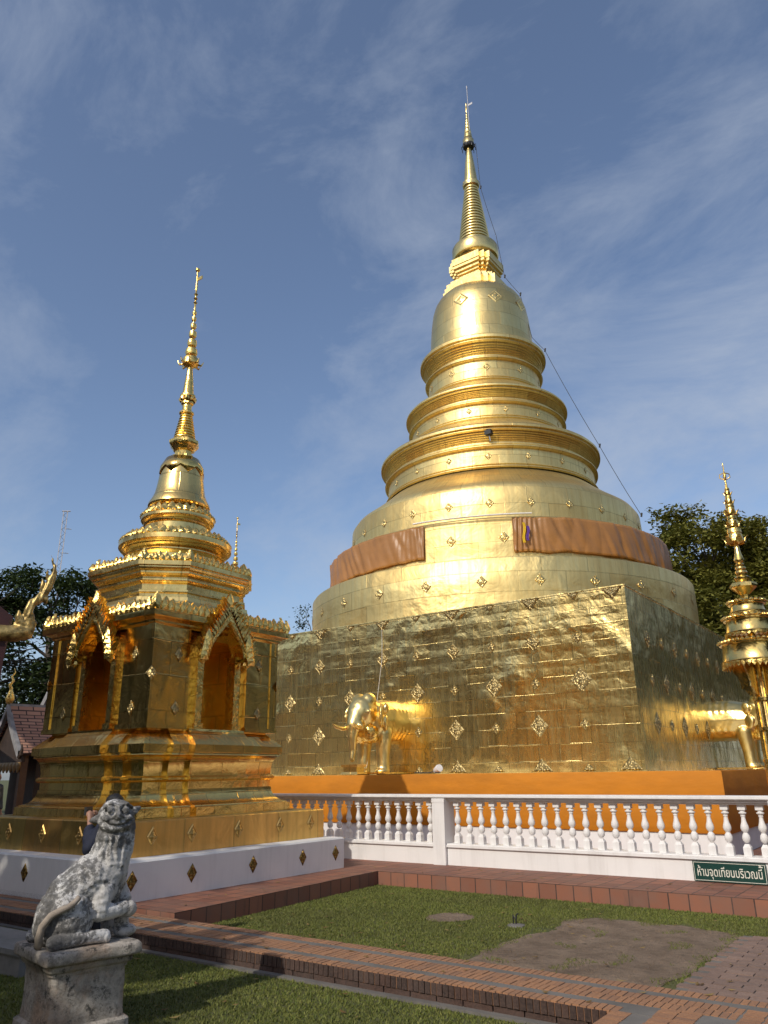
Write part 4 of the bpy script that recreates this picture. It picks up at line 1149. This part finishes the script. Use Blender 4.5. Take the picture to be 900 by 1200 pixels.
# ================================================================== TIERED UMBRELLA
def umbrella():
    u = thing('tiered_umbrella', 'gilded three tiered ceremonial umbrella on a ribbed pole behind the balustrade corner', 'umbrella', (-2.31, 13.4, 0))
    m = MB(); m.lathe([(.20, .18), (.20, .35), (.13, .40), (.105, .5), (.10, 3.3), (.06, 3.35), (.06, 4.35)], 20, caps=(True, True))
    for i in range(8):
        a = 2 * PI * i / 8; m.tube([(.108 * math.cos(a), .108 * math.sin(a), .5), (.108 * math.cos(a), .108 * math.sin(a), 3.2)], .022, 6)
    for z in (1.73, 2.2, 2.65): m.lathe([(.10, z), (.145, z + .005), (.145, z + .05), (.10, z + .055)], 20, caps=(False, False))
    m.build('pole', M_umb, u, 40)
    for r, zb, zt in ((.50, 3.23, 3.55), (.385, 3.69, 3.94), (.275, 4.02, 4.20)):
        m = MB(); m.lathe([(.07, zb + .02), (r - .01, zb + .02), (r + .012, zb), (r + .015, zb + .03), (r, zb + .035), (r - .012, zb + .06), (r - .03, zt - .05), (r - .025, zt - .03), (r + .01, zt - .025), (r + .012, zt), (r * .6, zt + .03), (.07, zt + .05)], 56, caps=(False, False))
        t = m.build('umbrella_tier', M_umb, u, 35)
        m = MB(); n = int(2 * PI * r / .075)
        antefix_ring(m, r + .004, zt - .005, n, .062, .055)
        for i in range(n):        # hanging fringe points
            a = 2 * PI * (i + .5) / n; d = Vector((math.cos(a), math.sin(a), 0)); uu = Vector((-d.y, d.x, 0)); b = d * (r + .006) + Vector((0, 0, zb + .012))
            h = .095 if r > .45 else .055; w = .034
            f = [b - uu * w, b - uu * w - Vector((0, 0, h * .4)), b - Vector((0, 0, h)), b + uu * w - Vector((0, 0, h * .4)), b + uu * w]
            m.loops([[q + d * .008 for q in f], [q - d * .008 for q in f]])
        m.build('fringe', M_orn, t)
    for k in range(4):
        a = k * PI / 2 + PI / 4 + .5; d = Vector((math.cos(a), math.sin(a), 0)); sd = Vector((-d.y, d.x, 0))
        prof = [(.10, 3.22), (.42, 3.22), (.40, 3.12), (.34, 3.04), (.30, 2.94), (.31, 2.86), (.25, 2.84), (.20, 2.76), (.10, 2.70)]
        m = MB(); m.loops([[d * r + sd * .012 + Vector((0, 0, z)) for r, z in prof], [d * r - sd * .012 + Vector((0, 0, z)) for r, z in prof]]); m.build('leaf_bracket', M_umb, u)
    m = MB(); m.lathe([(.06, 4.24), (.07, 4.34), (.21, 4.46), (.215, 4.50), (.20, 4.53), (.09, 4.56)], 8, caps=(False, False))
    m.lathe([(.08, 4.54), (.10, 4.57), (.125, 4.60), (.125, 4.63), (.08, 4.66), (.085, 4.69), (.10, 4.71), (.09, 4.74), (.065, 4.75), (.085, 4.78), (.075, 4.81), (.055, 4.82), (.07, 4.85), (.05, 4.88), (.075, 4.91), (.08, 4.93), (.05, 5.05), (.028, 5.24)], 20)
    m.build('finial_base', M_umb, u, 40)
    for r, za, zb in ((.13, 5.24, 5.48), (.085, 5.52, 5.71), (.08, 5.74, 5.92), (.058, 5.94, 6.08), (.045, 6.10, 6.22)):
        m = MB(); m.lathe([(.02, za + .03), (r * 1.15, za), (r * .95, za + (zb - za) * .3), (r * .82, za + (zb - za) * .6), (r * .9, za + (zb - za) * .66), (r * .85, zb - .01), (.02, zb)], 14)
        m.lathe([(.02, za - .03), (.02, zb + .05)], 6)
        for i in range(6):
            a = 2 * PI * i / 6; d = Vector((math.cos(a), math.sin(a), 0)); leaf_spike(m, d * r * 1.1 + Vector((0, 0, za - .02)), Vector((-d.y, d.x, 0)), d, r * .7, (zb - za) * .5, .01, .5)
        m.build('finial_bell', M_orn, u, 40)
    m = MB(); m.tube([(0, 0, 6.2), (0, 0, 6.68)], [.018, .008], 8)
    for i in range(4):
        a = i * PI / 2 + .4; d = Vector((math.cos(a), math.sin(a), 0))
        m.tube([Vector((0, 0, 6.36)), d * .085 + Vector((0, 0, 6.41)), d * .075 + Vector((0, 0, 6.47)), Vector((0, 0, 6.50))], .010, 5)
    m.build('finial_needle', M_orn, u, 50)
umbrella()

# ================================================================== PEOPLE
def person(label, loc, rz, h, top, legs, pose):
    p = thing('person', label, 'person', loc, rz)
    k = h / 1.65
    def S(parts):
        out = []
        for q in parts:
            if q[0] == 's': out.append(('s', tuple(v * k for v in q[1]), tuple(v * k for v in q[2])) + tuple(q[3:]))
            else: out.append(('c', [tuple(v * k for v in pt) for pt in q[1]], [r * k for r in q[2]]))
        return out
    # faces local +Y
    if pose == 'photo':
        arms = [[(.19, 0, 1.33), (.27, .10, 1.10), (.10, .23, 1.40)], [(-.19, 0, 1.33), (-.27, .10, 1.10), (-.09, .23, 1.40)]]
    else:
        arms = [[(.19, 0, 1.33), (.25, -.02, 1.07), (.24, .06, .82)], [(-.19, 0, 1.33), (-.25, -.02, 1.07), (-.24, .06, .82)]]
    bod = [('c', [(0, 0, 1.36), (0, .01, 1.47)], [.055, .052]), ('s', (0, .015, 1.545), (.075, .095, .112)), ('s', (0, .108, 1.535), (.014, .02, .02)), ('s', (.078, .01, 1.54), (.014, .025, .034)), ('s', (-.078, .01, 1.54), (.014, .025, .034)),
           ('c', [(0, 0, 1.3), (0, 0, .95)], [.10, .10])]
    for a in arms:
        bod += [('c', a, [.042, .038, .03])]
        w, d = Vector(a[2]), (Vector(a[2]) - Vector(a[1])).normalized()
        bod += [('c', [tuple(w), tuple(w + d * .07)], [.03, .036])]
        sd = d.cross(Vector((0, 0, 1))).normalized()
        for f in range(4): bod += [('c', [tuple(w + d * .06 + sd * (.022 * (f - 1.5))), tuple(w + d * (.12 + .012 * (f in (1, 2))) + sd * (.024 * (f - 1.5)) + Vector((0, 0, -.015)))], [.0105, .009])]
        bod += [('c', [tuple(w + d * .02 + sd * .03), tuple(w + d * .08 + sd * .055)], [.012, .010])]
    for s in (-1, 1): bod += [('c', [(s * .09, 0, .9), (s * .095, .01, .48), (s * .10, -.02, .08)], [.07, .05, .04]), ('s', (s * .10, .06, .04), (.045, .12, .04))]
    remesh('body', S(bod), .011, M_skin, p, 2)
    ct = [('c', [(0, 0, 1.30), (0, .01, 1.12), (0, 0, .92)], [.125, .125, .13]), ('c', [(-.16, 0, 1.32), (.16, 0, 1.32)], [.075, .075]), ('c', [(-.09, 0, 1.15), (.09, 0, 1.15)], [.115, .115]), ('c', [(-.08, 0, .95), (.08, 0, .95)], [.125, .125])]
    for a in arms:
        e = Vector(a[1]).lerp(Vector(a[2]), .62)
        ct += [('c', [a[0], a[1], tuple(e)], [.088, .085, .07])]
    remesh('jacket', S(ct), .016, top, p, 4, lambda co, n: .008 * noise.noise(co * 9) + .004 * noise.noise(co * 24))
    lg = []
    for s in (-1, 1): lg += [('c', [(s * .085, 0, .92), (s * .095, .01, .5), (s * .10, -.015, .10)], [.105, .078, .065])]
    remesh('trousers', S(lg), .016, legs, p, 4, lambda co, n: .006 * noise.noise(co * 10))
    for s in (-1, 1): remesh('shoe', S([('s', (s * .10, .05, .04), (.05, .135, .045)), ('s', (s * .10, -.03, .06), (.045, .06, .06))]), .014, M_black, p, 2)
    remesh('hair', S([('s', (0, -.01, 1.575), (.092, .108, .10)), ('s', (0, -.06, 1.50), (.085, .06, .10))]), .012, M_hair, p, 2, lambda co, n: .006 * noise.noise(co * 30))
    if pose == 'photo':
        m = MB(); m.box(-.07 * k, .07 * k, .29 * k, .32 * k, 1.44 * k, 1.53 * k); 
        o = m.build('camera_held', M_blackm, None); o.matrix_world = p.matrix_basis @ Matrix.Identity(4); o.location = loc; o.rotation_euler = (0, 0, rz)
        tag(o, 'small black camera held up in both hands behind the stone lion', 'camera')
person('person in a navy jacket and dark trousers taking a photo behind the stone lion', (-7.2, 5.2, 0), R(118), 1.47, M_navy, M_black, 'photo')
person('person in dark clothes standing far back before the small tiled pavilion', (-16.75, 9.10, .2), R(-60), 1.58, M_greyc, M_black, 'stand')

# ================================================================== BUILDINGS BEHIND
def pavilion(label, loc, rz, s=1.):
    """ridge along local +X, gable at x = 0"""
    b = thing('tiled_pavilion', label, 'pavilion', loc, rz)
    L, W, zr, ze = 5.0, 1.35, 3.62, 2.25
    def y_of(t): return W * t
    def z_of(t): return zr - (zr - ze) * (t ** .8)
    m = MB(); n = 8
    for sg in (-1, 1):
        rings = []
        A = [(0, sg * y_of(i / n), z_of(i / n)) for i in range(n + 1)]; B = [(L, y, z) for _, y, z in A]
        for i in range(n):
            q = [A[i], B[i], B[i + 1], A[i + 1]]; l0, l1 = 1.95 * i / n, 1.95 * (i + 1) / n
            uv = [(0, l0), (L, l0), (L, l1), (0, l1)]
            if sg > 0: q, uv = q[::-1], uv[::-1]
            m.poly(q, uv)
    rf = m.build('roof', M_roof, b); so = rf.modifiers.new('t', 'SOLIDIFY'); so.thickness = .07; so.offset = -1
    m = MB(); m.box(-.02, L, -.07, .07, zr - .03, zr + .09); m.build('ridge_cap', M_lead, rf)
    for sg in (-1, 1):
        m = MB(); pts = [(-.03, sg * y_of(i / n), z_of(i / n) + .02) for i in range(n + 1)]
        m.loops([[(x - .05, y, z + .10) for x, y, z in pts], [(x + .06, y, z + .10) for x, y, z in pts], [(x + .06, y, z - .12) for x, y, z in pts], [(x - .05, y, z - .12) for x, y, z in pts], [(x - .05, y, z + .10) for x, y, z in pts]], False); m.build('bargeboard', M_lead, rf)
        m = MB(); m.tube([(-.03, sg * W, ze - .05), (-.03, sg * (W + .10), ze + .02), (-.03, sg * (W + .12), ze + .16), (-.03, sg * (W + .08), ze + .30)], [.07, .06, .04, .01], 6); m.build('eave_hook', M_dark, rf)
    m = MB(); m.lathe([(.02, zr + .05), (.10, zr + .12), (.13, zr + .22), (.10, zr + .34), (.05, zr + .46), (.035, zr + .55)], 10, 0, -.03, 0); m.tube([(-.03, 0, zr + .5), (-.09, 0, zr + .62), (0, 0, zr + .74), (-.06, 0, zr + .86), (.02, 0, zr + .98), (-.02, 0, zr + 1.10)], [.05, .045, .04, .03, .022, .006], 7); m.build('ridge_finial', M_orn, rf, 60)
    m = MB(); m.poly([(.10, -W * .9, ze + .0), (.10, W * .9, ze + .0), (.10, 0, zr - .15)][::-1]); m.box(.08, .16, -W * .95, W * .95, ze - .18, ze); m.build('gable_panel', M_dark, b)
    m = MB()
    for i in range(9):
        y = -W * .8 + W * 1.6 * i / 8; leaf_spike(m, (.07, y, ze - .17), (0, -1, 0), (-1, 0, 0), .26, -.28, .03)
    m.build('carved_fringe', simple('dull_gilt', (.30, .19, .07), .5, .4, .3, 12, .4), b)
    for x in (.2, 1.8, 3.4, 4.8):
        for sg in (-1, 1):
            m = MB(); m.box(x - .09, x + .09, sg * W * .8 - .09, sg * W * .8 + .09, 0, ze); m.build('pillar', simple('brown_pillar', (.14, .075, .04), .6, 0, .2, 6, .2) if x == .2 and sg < 0 else bpy.data.materials['brown_pillar'], b)
    m = MB(); m.box(.6, L, -W * .72, W * .72, 0.1, ze + .02); m.build('interior_shade_box', M_dark, b)  # dark box stands in for the shade inside the open pavilion
    m = MB(); m.box(-.3, L + .2, -W, W, -.02, .22); m.build('base', M_lead, b)
    b.scale = (s, s, s)
def pol(px_az, D): a = R(px_az); return (-D * math.sin(a), D * math.cos(a))
x, y = -22.0, 12.05
pavilion('small open pavilion with a red tiled roof and gold ridge finial behind the white plinth', (x, y, 0), R(80), 1.)
pavilion('taller tiled pavilion whose gold ridge finial shows just left of the niche body', (-26.6, 16.3, 0), R(80), 1.5)

def hall():
    t = Vector((.46, .888, 0)); nrm = Vector((.888, -.46, 0)); base = Vector((-15.05, 7.9, 0))
    h = thing('temple_hall', 'dark red temple hall roof corner carrying a tall gilded flame finial at the left edge', 'hall', base, math.atan2(t.y, t.x))
    # local: X along t (right in picture), Y away from camera, Z up
    k = .0190
    def Q(px, py, y=0): return ((px - 2) * .0150, y, 4.24 + (752 - py) * .0175)
    P = [('c', [Q(-90, 742), Q(-20, 742), Q(16, 742), Q(28, 741)], [.17, .17, .17, .14]),
         ('c', [Q(31, 742), Q(31, 726), Q(28, 714), Q(31, 706), Q(38, 700), Q(45, 693), Q(49, 684), Q(53, 673), Q(55, 664), Q(51.5, 655), Q(47.5, 645)], [.11, .105, .098, .092, .088, .078, .072, .058, .046, .032, .010]),
         ('c', [Q(45, 699), Q(49, 702)], [.09, .045]), ('c', [Q(31, 738), Q(37, 728)], [.12, .06]),
         ('c', [Q(48, 681), Q(46.5, 672), Q(44.5, 663)], [.045, .04, .010]), ('c', [Q(42, 693), Q(40.5, 682), Q(39.5, 672)], [.05, .042, .012]),
         ('c', [Q(23, 731), Q(18, 724), Q(15.5, 715)], [.10, .085, .025]), ('c', [Q(20, 733), Q(13, 730)], [.07, .03])]
    def dd(co, n): return .010 * math.sin((co.x * 1.0 - co.z * .25) * 62) * (1 if co.z > 4.75 else .0) + .004 * noise.noise(co * 16)
    q = NT('gilt_wood'); ob = q.tex(); nz = q.noise(ob, 6., 6, .7)
    q.set(color=q.mix(q.ramp(nz, [(.4, 0.), (.62, 1.)]), (.55, .40, .15), (.14, .10, .04)), metal=.7, rough=.42, normal=q.bump(q.noise(ob, 18., 4), .4, .02))
    remesh('eave_finial', P, .02, q.m, h, 4, dd)
    m = MB(); m.poly([Q(6, 726, .10), Q(6, 800, .10), Q(-400, 800, .10), Q(-400, 500, .10), Q(-150, 600, .10), Q(-50, 690, .10)]); o = m.build('gable_board', M_redwood, h); so = o.modifiers.new('t', 'SOLIDIFY'); so.thickness = .12; so.offset = -1
    m = MB(); m.poly([Q(6, 726, .2), Q(-50, 690, .2), Q(-50, 690, 9), Q(6, 726, 9)]); m.poly([Q(-50, 690, .2), Q(-150, 600, .2), Q(-150, 600, 9), Q(-50, 690, 9)]); m.poly([Q(-150, 600, .2), Q(-400, 500, .2), Q(-400, 500, 9), Q(-150, 600, 9)]); o = m.build('roof', M_redwood, h); so = o.modifiers.new('t', 'SOLIDIFY'); so.thickness = .12
    x1 = -1.4
    m = MB(); m.box(-9, x1, .6, 9, -.02, 4.0); m.build('wall', M_white, h)
    m = MB()
    for xx in (x1 + .15, x1 - 2.6): m.box(xx - .16, xx + .16, .15, .47, -.02, 3.6)
    m.build('porch_pillars', M_redwood, h)
hall()

def mast():
    m = MB(); b = Vector((-94.7, 56.0, 0))
    for k in range(3):
        a = k * 2 * PI / 3; d = Vector((math.cos(a), math.sin(a), 0)) * .42; m.tube([b + d, b + d * .8 + Vector((0, 0, 37))], .06, 4)
    z = 1.
    i = 0
    while z < 36.5:
        a = i * 2 * PI / 3; d = Vector((math.cos(a), math.sin(a), 0)) * .40; e = Vector((math.cos(a + 2.1), math.sin(a + 2.1), 0)) * .40
        m.tube([b + d + Vector((0, 0, z)), b + e + Vector((0, 0, z + .55))], .035, 3); z += .35; i += 1
    for z in (25., 28., 31., 34.5): m.tube([b + Vector((0, 0, z)), b + Vector((.5, .8, z))], .05, 4)
    m.tube([b + Vector((-.3, -.45, 37)), b + Vector((.3, .45, 37.1))], .10, 5)
    tag(m.build('radio_mast', M_mast), 'thin pale lattice radio mast rising far off above the trees', 'mast')
mast()

def small_bits():
    # cable with clips down the right flank of the great chedi
    m = MB(); pts = []
    def on(a, r, z): return Vector((MX + r * math.cos(a), MY + r * math.sin(a), z))
    key = [on(.05, .34, 27.3), on(.08, .42, 24.9), on(.1, .95, 22.2), on(.12, 1.16, 20.2), on(.14, 1.72, 19.2), on(.15, 2.03, 17.2), on(.16, 2.46, 16.53), on(.17, 4.03, 12.32), on(.18, 5.10, 9.62)]
    for i in range(len(key) - 1):
        for k in range(6): 
            t = k / 6; q = key[i].lerp(key[i + 1], t); q.z -= .06 * math.sin(t * PI) * (key[i] - key[i + 1]).length * .3; pts.append(q)
    pts.append(key[-1]); m.tube(pts, .010, 5)
    for q in (key[1], key[3], key[4], key[6], key[7], key[8]): m.tube([q - Vector((0, 0, .06)), q + Vector((.03, 0, .07))], .03, 6)
    tag(m.build('guy_cable', M_cable), 'thin dark cable with small fittings running down the right flank of the great chedi', 'cable')
    m = MB(); p = [Vector((-12.2, 16.93, 5.66)), Vector((-12.19, 16.90, 4.6)), Vector((-12.12, 16.5, 3.2)), Vector((-12.06, 16.2, 2.3)), Vector((-12.03, 15.9, 1.66))]
    f = []
    for i in range(len(p) - 1):
        for k in range(5): f.append(p[i].lerp(p[i + 1], k / 5))
    m.tube(f, .006, 5); tag(m.build('white_cord', M_cream), 'thin white cord hanging down the block beside the front elephant', 'cord')
    l = thing('floodlight', 'small white floodlight lying on the saffron covered plinth edge', 'lamp', (-9.55, 15.32, 1.64))
    m = MB(); m.lathe([(.03, -.12), (.06, -.10), (.085, .06), (.08, .10), (.01, .10)], 14); o = m.build('lamp_head', M_white, l, 50); o.rotation_euler = (PI / 2 - .3, 0, 1.1); o.location = (0, 0, .085)
    m = MB(); m.tube([(-.02, 0, .06), (-.2, .02, .02), (-.5, .1, .012), (-.75, .2, .02)], .012, 5); m.box(-.05, .05, -.04, .04, 0, .02); m.build('lead', M_cable, l)
    l = thing('tier_spotlight', 'small dark spotlight clamped to the lowest moulded tier of the great chedi', 'lamp', (MX + 3.90 * math.cos(-1.08), MY + 3.90 * math.sin(-1.08), 11.82))
    m = MB(); m.box(-.11, .11, -.1, .06, 0, .15); m.build('lamp_head', M_blackm, l); m = MB(); m.tube([(0, 0, 0), (.03, 0, -.22)], .022, 6); m.build('bracket', M_metal, l)
    l = thing('garden_spike', 'small black garden lamp spike stuck in a patch of cement on the middle lawn', 'lamp', (-4.44, 8.69, 0))
    m = MB(); m.lathe([(.11, -.005), (.10, .012), (.06, .02), (.0, .022)], 12); m.build('cement_patch', M_conc, l)
    m = MB(); m.box(-.007, .007, -.007, .007, .015, .075); m.tube([(0, 0, .06), (.0, .015, .11), (.02, .03, .125)], .009, 5); m.box(-.04, -.028, -.006, .006, .015, .115); m.tube([(-.034, 0, .105), (0, 0, .07)], .007, 5); m.build('spike', M_blackm, l)
    m = MB(); m.box(-9.6, -7.05, 4.28, 4.78, -.02, .17); m.box(-9.62, -7.03, 4.26, 4.80, .17, .215)
    o = m.build('stone_bench_slab', M_slab); tag(o, 'low grey stone slab on the lawn behind the lion pedestal', 'slab')
small_bits()

# ================================================================== TREES
LEAF_SHAPE = None
def tree(name, label, base, h, crown, mat, seed, nclump=60, leaves=7000, leaf=.16, trunk=.22, group=None, droop=0., flat=1.):
    """crown = list of (cx, cy, cz, rx, ry, rz) ellipsoids in world coordinates relative to base"""
    rnd = random.Random(seed); b = Vector((*base, 0))
    t = thing(name, label, 'tree', b, 0, group)
    vol = [c[3] * c[4] * c[5] for c in crown]; tot = sum(vol)
    clumps = []
    for c, v in zip(crown, vol):
        for _ in range(max(3, int(nclump * v / tot))):
            while True:
                q = Vector((rnd.uniform(-1, 1), rnd.uniform(-1, 1), rnd.uniform(-1, 1)))
                if .12 < q.length < 1: break
            q = q.normalized() * (q.length ** .55)
            clumps.append(Vector((c[0] + q.x * c[3], c[1] + q.y * c[4], c[2] + q.z * c[5])))
    # limbs
    m = MB(); cen = Vector((sum(c[0] * v for c, v in zip(crown, vol)) / tot, sum(c[1] * v for c, v in zip(crown, vol)) / tot, 0))
    low = min(c[2] - c[5] for c in crown); top = max(c[2] + c[5] * .6 for c in crown)
    spine = [Vector((0, 0, 0))]
    for i in range(1, 7):
        f = i / 6; spine.append(Vector((cen.x * f * f + rnd.uniform(-.12, .12) * h * .06, cen.y * f * f + rnd.uniform(-.12, .12) * h * .06, top * .92 * f)))
    m.tube(spine, [trunk * (1 - .8 * i / 6) + .02 for i in range(7)], 8)
    forks = []
    for k in range(11):
        z = low * .75 + (top * .85 - low * .75) * (k / 10)
        f = min(.98, z / (top * .92)); i = min(5, int(f * 6)); p = spine[i].lerp(spine[i + 1], f * 6 - i)
        tgt = min(rnd.sample(clumps, min(6, len(clumps))), key=lambda c: abs(c.z - z - 1.0))
        e = p.lerp(tgt, .72); mid = p.lerp(e, .5) + Vector((rnd.uniform(-.2, .2), rnd.uniform(-.2, .2), rnd.uniform(.0, .35)))
        r0 = trunk * .5 * (1 - .6 * f)
        m.tube([p, mid, e], [r0, r0 * .7, r0 * .45], 6); forks += [mid, e]
    for c in clumps:
        a = min(forks, key=lambda q: (q - c).length_squared + (2. if q.z > c.z else 0)); mid = a.lerp(c, .55) + Vector((rnd.uniform(-.2, .2), rnd.uniform(-.2, .2), rnd.uniform(-.1, .25)))
        m.tube([a, mid, c], [trunk * .14, trunk * .09, .012], 4)
    tk = m.build('trunk', M_bark, t, 60)
    # leaves: pointed folded leaves in loose sprays
    m = MB(); per = max(8, leaves // len(clumps))
    msz = (tot / len(clumps)) ** (1 / 3) * 1.35
    for c in clumps:
        ct = rnd.uniform(-.18, .18); cr = msz * rnd.uniform(.7, 1.25)
        for _ in range(int(per * rnd.uniform(.6, 1.4))):
            q = Vector([max(-.75, min(.75, rnd.gauss(0, .42))) for _k in range(2)] + [max(-.5, min(.5, rnd.gauss(0, .30))) * flat]) * cr + c
            q.z -= droop * rnd.random() * cr
            a = Vector((rnd.uniform(-1, 1), rnd.uniform(-1, 1), rnd.uniform(-.7, .5))).normalized(); s = a.cross(Vector((rnd.uniform(-.4, .4), rnd.uniform(-.4, .4), 1))).normalized(); up = a.cross(s)
            L = leaf * rnd.uniform(.6, 1.35); w = L * .30
            p0, p1, p2, p3 = q, q + a * L * .5 + s * w + up * w * .3, q + a * L, q + a * L * .5 - s * w + up * w * .3
            b0 = m.add((p0, p1, p2, p3)); tn = min(1, max(0, .5 + ct + rnd.gauss(0, .16)))
            m.face([b0, b0 + 1, b0 + 2], None, 0, tn); m.face([b0, b0 + 2, b0 + 3], None, 0, tn)
    m.build('crown', mat, t, None, tint=True)
    return t
def trees():
    # left, behind the pavilions
    tree('broad_tree', 'spreading tree with open dark branches behind the gilded flame finial', (-34.3, 20.6), 12, [(0, 0, 9.9, 3.4, 3.4, 1.3), (-1.8, -3.0, 9.0, 2.0, 2.2, 1.2), (1., 2.4, 8.6, 1.8, 1.8, .9)], M_leaf2, 21, 80, 12500, .23, .30)
    tree('broad_tree', 'dense dark tree filling the left edge below the gilded flame finial', (-31.2, 16.0), 8, [(0, 0, 5.2, 3.0, 3.6, 2.8), (-1, -3.0, 7.4, 2.2, 2.4, 2.4)], M_leaf2, 22, 100, 20000, .24, .28)
    tree('broad_tree', 'shorter dark tree right behind the small tiled pavilion roof', (-29.0, 19.5), 7, [(0, 0, 4.2, 2.8, 3.0, 2.4)], M_leaf2, 23, 60, 11000, .24, .22)
    tree('broad_tree', 'distant dark tree at the far left behind the hall roof', (-40.5, 18.5), 12, [(0, 0, 7.6, 4.2, 4.6, 3.6)], M_leaf2, 24, 60, 7000, .24, .3)
    # peeping behind the drum
    tree('slim_tree', 'small dark treetop peeping out left of the round gilded drum', (-30.3, 34.6), 11.5, [(0, 0, 10.0, .62, .62, 1.5), (.2, .2, 7.6, 1.6, 1.6, 2.0)], M_leaf2, 31, 40, 3600, .17, .16)
    # right
    tree('tall_tree', 'tall olive tree rising directly right of the copper draped drum', (-10.8, 46.8), 17, [(0, 0, 12.4, 4.4, 3.6, 4.2), (-2.6, -.4, 9.6, 3.4, 3.2, 4.0), (1.6, .4, 9.4, 3.4, 3., 4.2)], M_leaf, 41, 170, 60000, .29, .32)
    tree('tall_tree', 'tall olive tree behind the gilded umbrella spire at the right edge', (-5.2, 48.8), 17, [(0, 0, 12.6, 4.2, 3.8, 3.9), (.6, -1, 8.4, 3.8, 3.6, 4.2)], M_leaf, 42, 150, 52000, .29, .32)
    tree('tall_tree', 'lower olive tree filling the gap below the two tall trees on the right', (-8.2, 42.0), 10, [(0, 0, 6.4, 4.0, 3.0, 4.2)], M_leaf, 43, 90, 28000, .29, .25)
    # around the photographer: they shade the foreground and stand mirrored in the gilding
    g = [((-6.7, -4.4), 7.4, [(0, 0, 5.3, 1.7, 2.0, 2.0)], 'small leafy tree behind the photographer shading the lion'),
         ((-11.9, -5.2), 12.6, [(0, 0, 8.8, 3.7, 2.8, 3.5)], 'tall leafy tree behind the lion shading the small chedi'),
         ((-19.5, -5.0), 12.4, [(0, 0, 7.0, 3.9, 3.2, 5.3)], 'tall leafy tree left of the lawn in the front row'),
         ((-14.5, -10.), 9, [(0, 0, 5.0, 4.6, 3.6, 4.2)], 'tall tree behind the photographer to the left'),
         ((-21.5, -12.), 9.5, [(0, 0, 5.2, 4.8, 3.6, 4.4)], 'tall tree second from the left rear of the lawn'),
         ((-28.5, -11.), 12, [(0, 0, 6.2, 4.8, 3.6, 5.4)], 'big tree beyond the left rear of the lawn'),
         ((-36., -12.), 13, [(0, 0, 6.6, 5.2, 3.8, 5.8)], 'bushy big tree near the left rear wall of the grounds'),
         ((-44., -11.), 13, [(0, 0, 6.6, 5.2, 3.8, 5.8)], 'farthest big tree at the left rear of the grounds'),
         ((-36., -2.), 10, [(0, 0, 5.2, 3.6, 3.6, 4.4)], 'broad tree to the left of the small chedi'),
         ((-6., -10.5), 8.6, [(0, 0, 4.6, 4.6, 3.6, 3.8)], 'round tree straight behind the photographer'),
         ((3., -11.), 8.6, [(0, 0, 4.6, 4.6, 3.6, 3.8)], 'tree behind the photographer to the right'),
         ((14., 6.), 11, [(0, 0, 6., 3.6, 4.4, 5.2)], 'tree to the right of the brick paving'), ((16., 15.), 12, [(0, 0, 6.4, 3.6, 4.8, 5.4)], 'tall tree right of the great chedi'),
         ((16., 24.), 12, [(0, 0, 6.4, 3.6, 4.8, 5.6)], 'tall tree beyond the right side of the great chedi'), ((15., 33.), 13, [(0, 0, 6.8, 4., 4.8, 6.)], 'big tree at the far right of the grounds'),
         ((10., 42.), 14, [(0, 0, 7.2, 4.6, 4., 6.4)], 'big tree at the right rear of the great chedi'), ((2.6, 46.), 15, [(0, 0, 7.8, 4.6, 4., 7.)], 'big dark tree next to the olive trees at the right rear')]
    for i, ((bx, by), h, cr, lab) in enumerate(g):
        tree('garden_tree', lab, (bx, by), h, cr, M_leaf3, 60 + i, 80, 3200 if i == 0 else 6500, .42 if i < 2 else .70, .25)
trees()
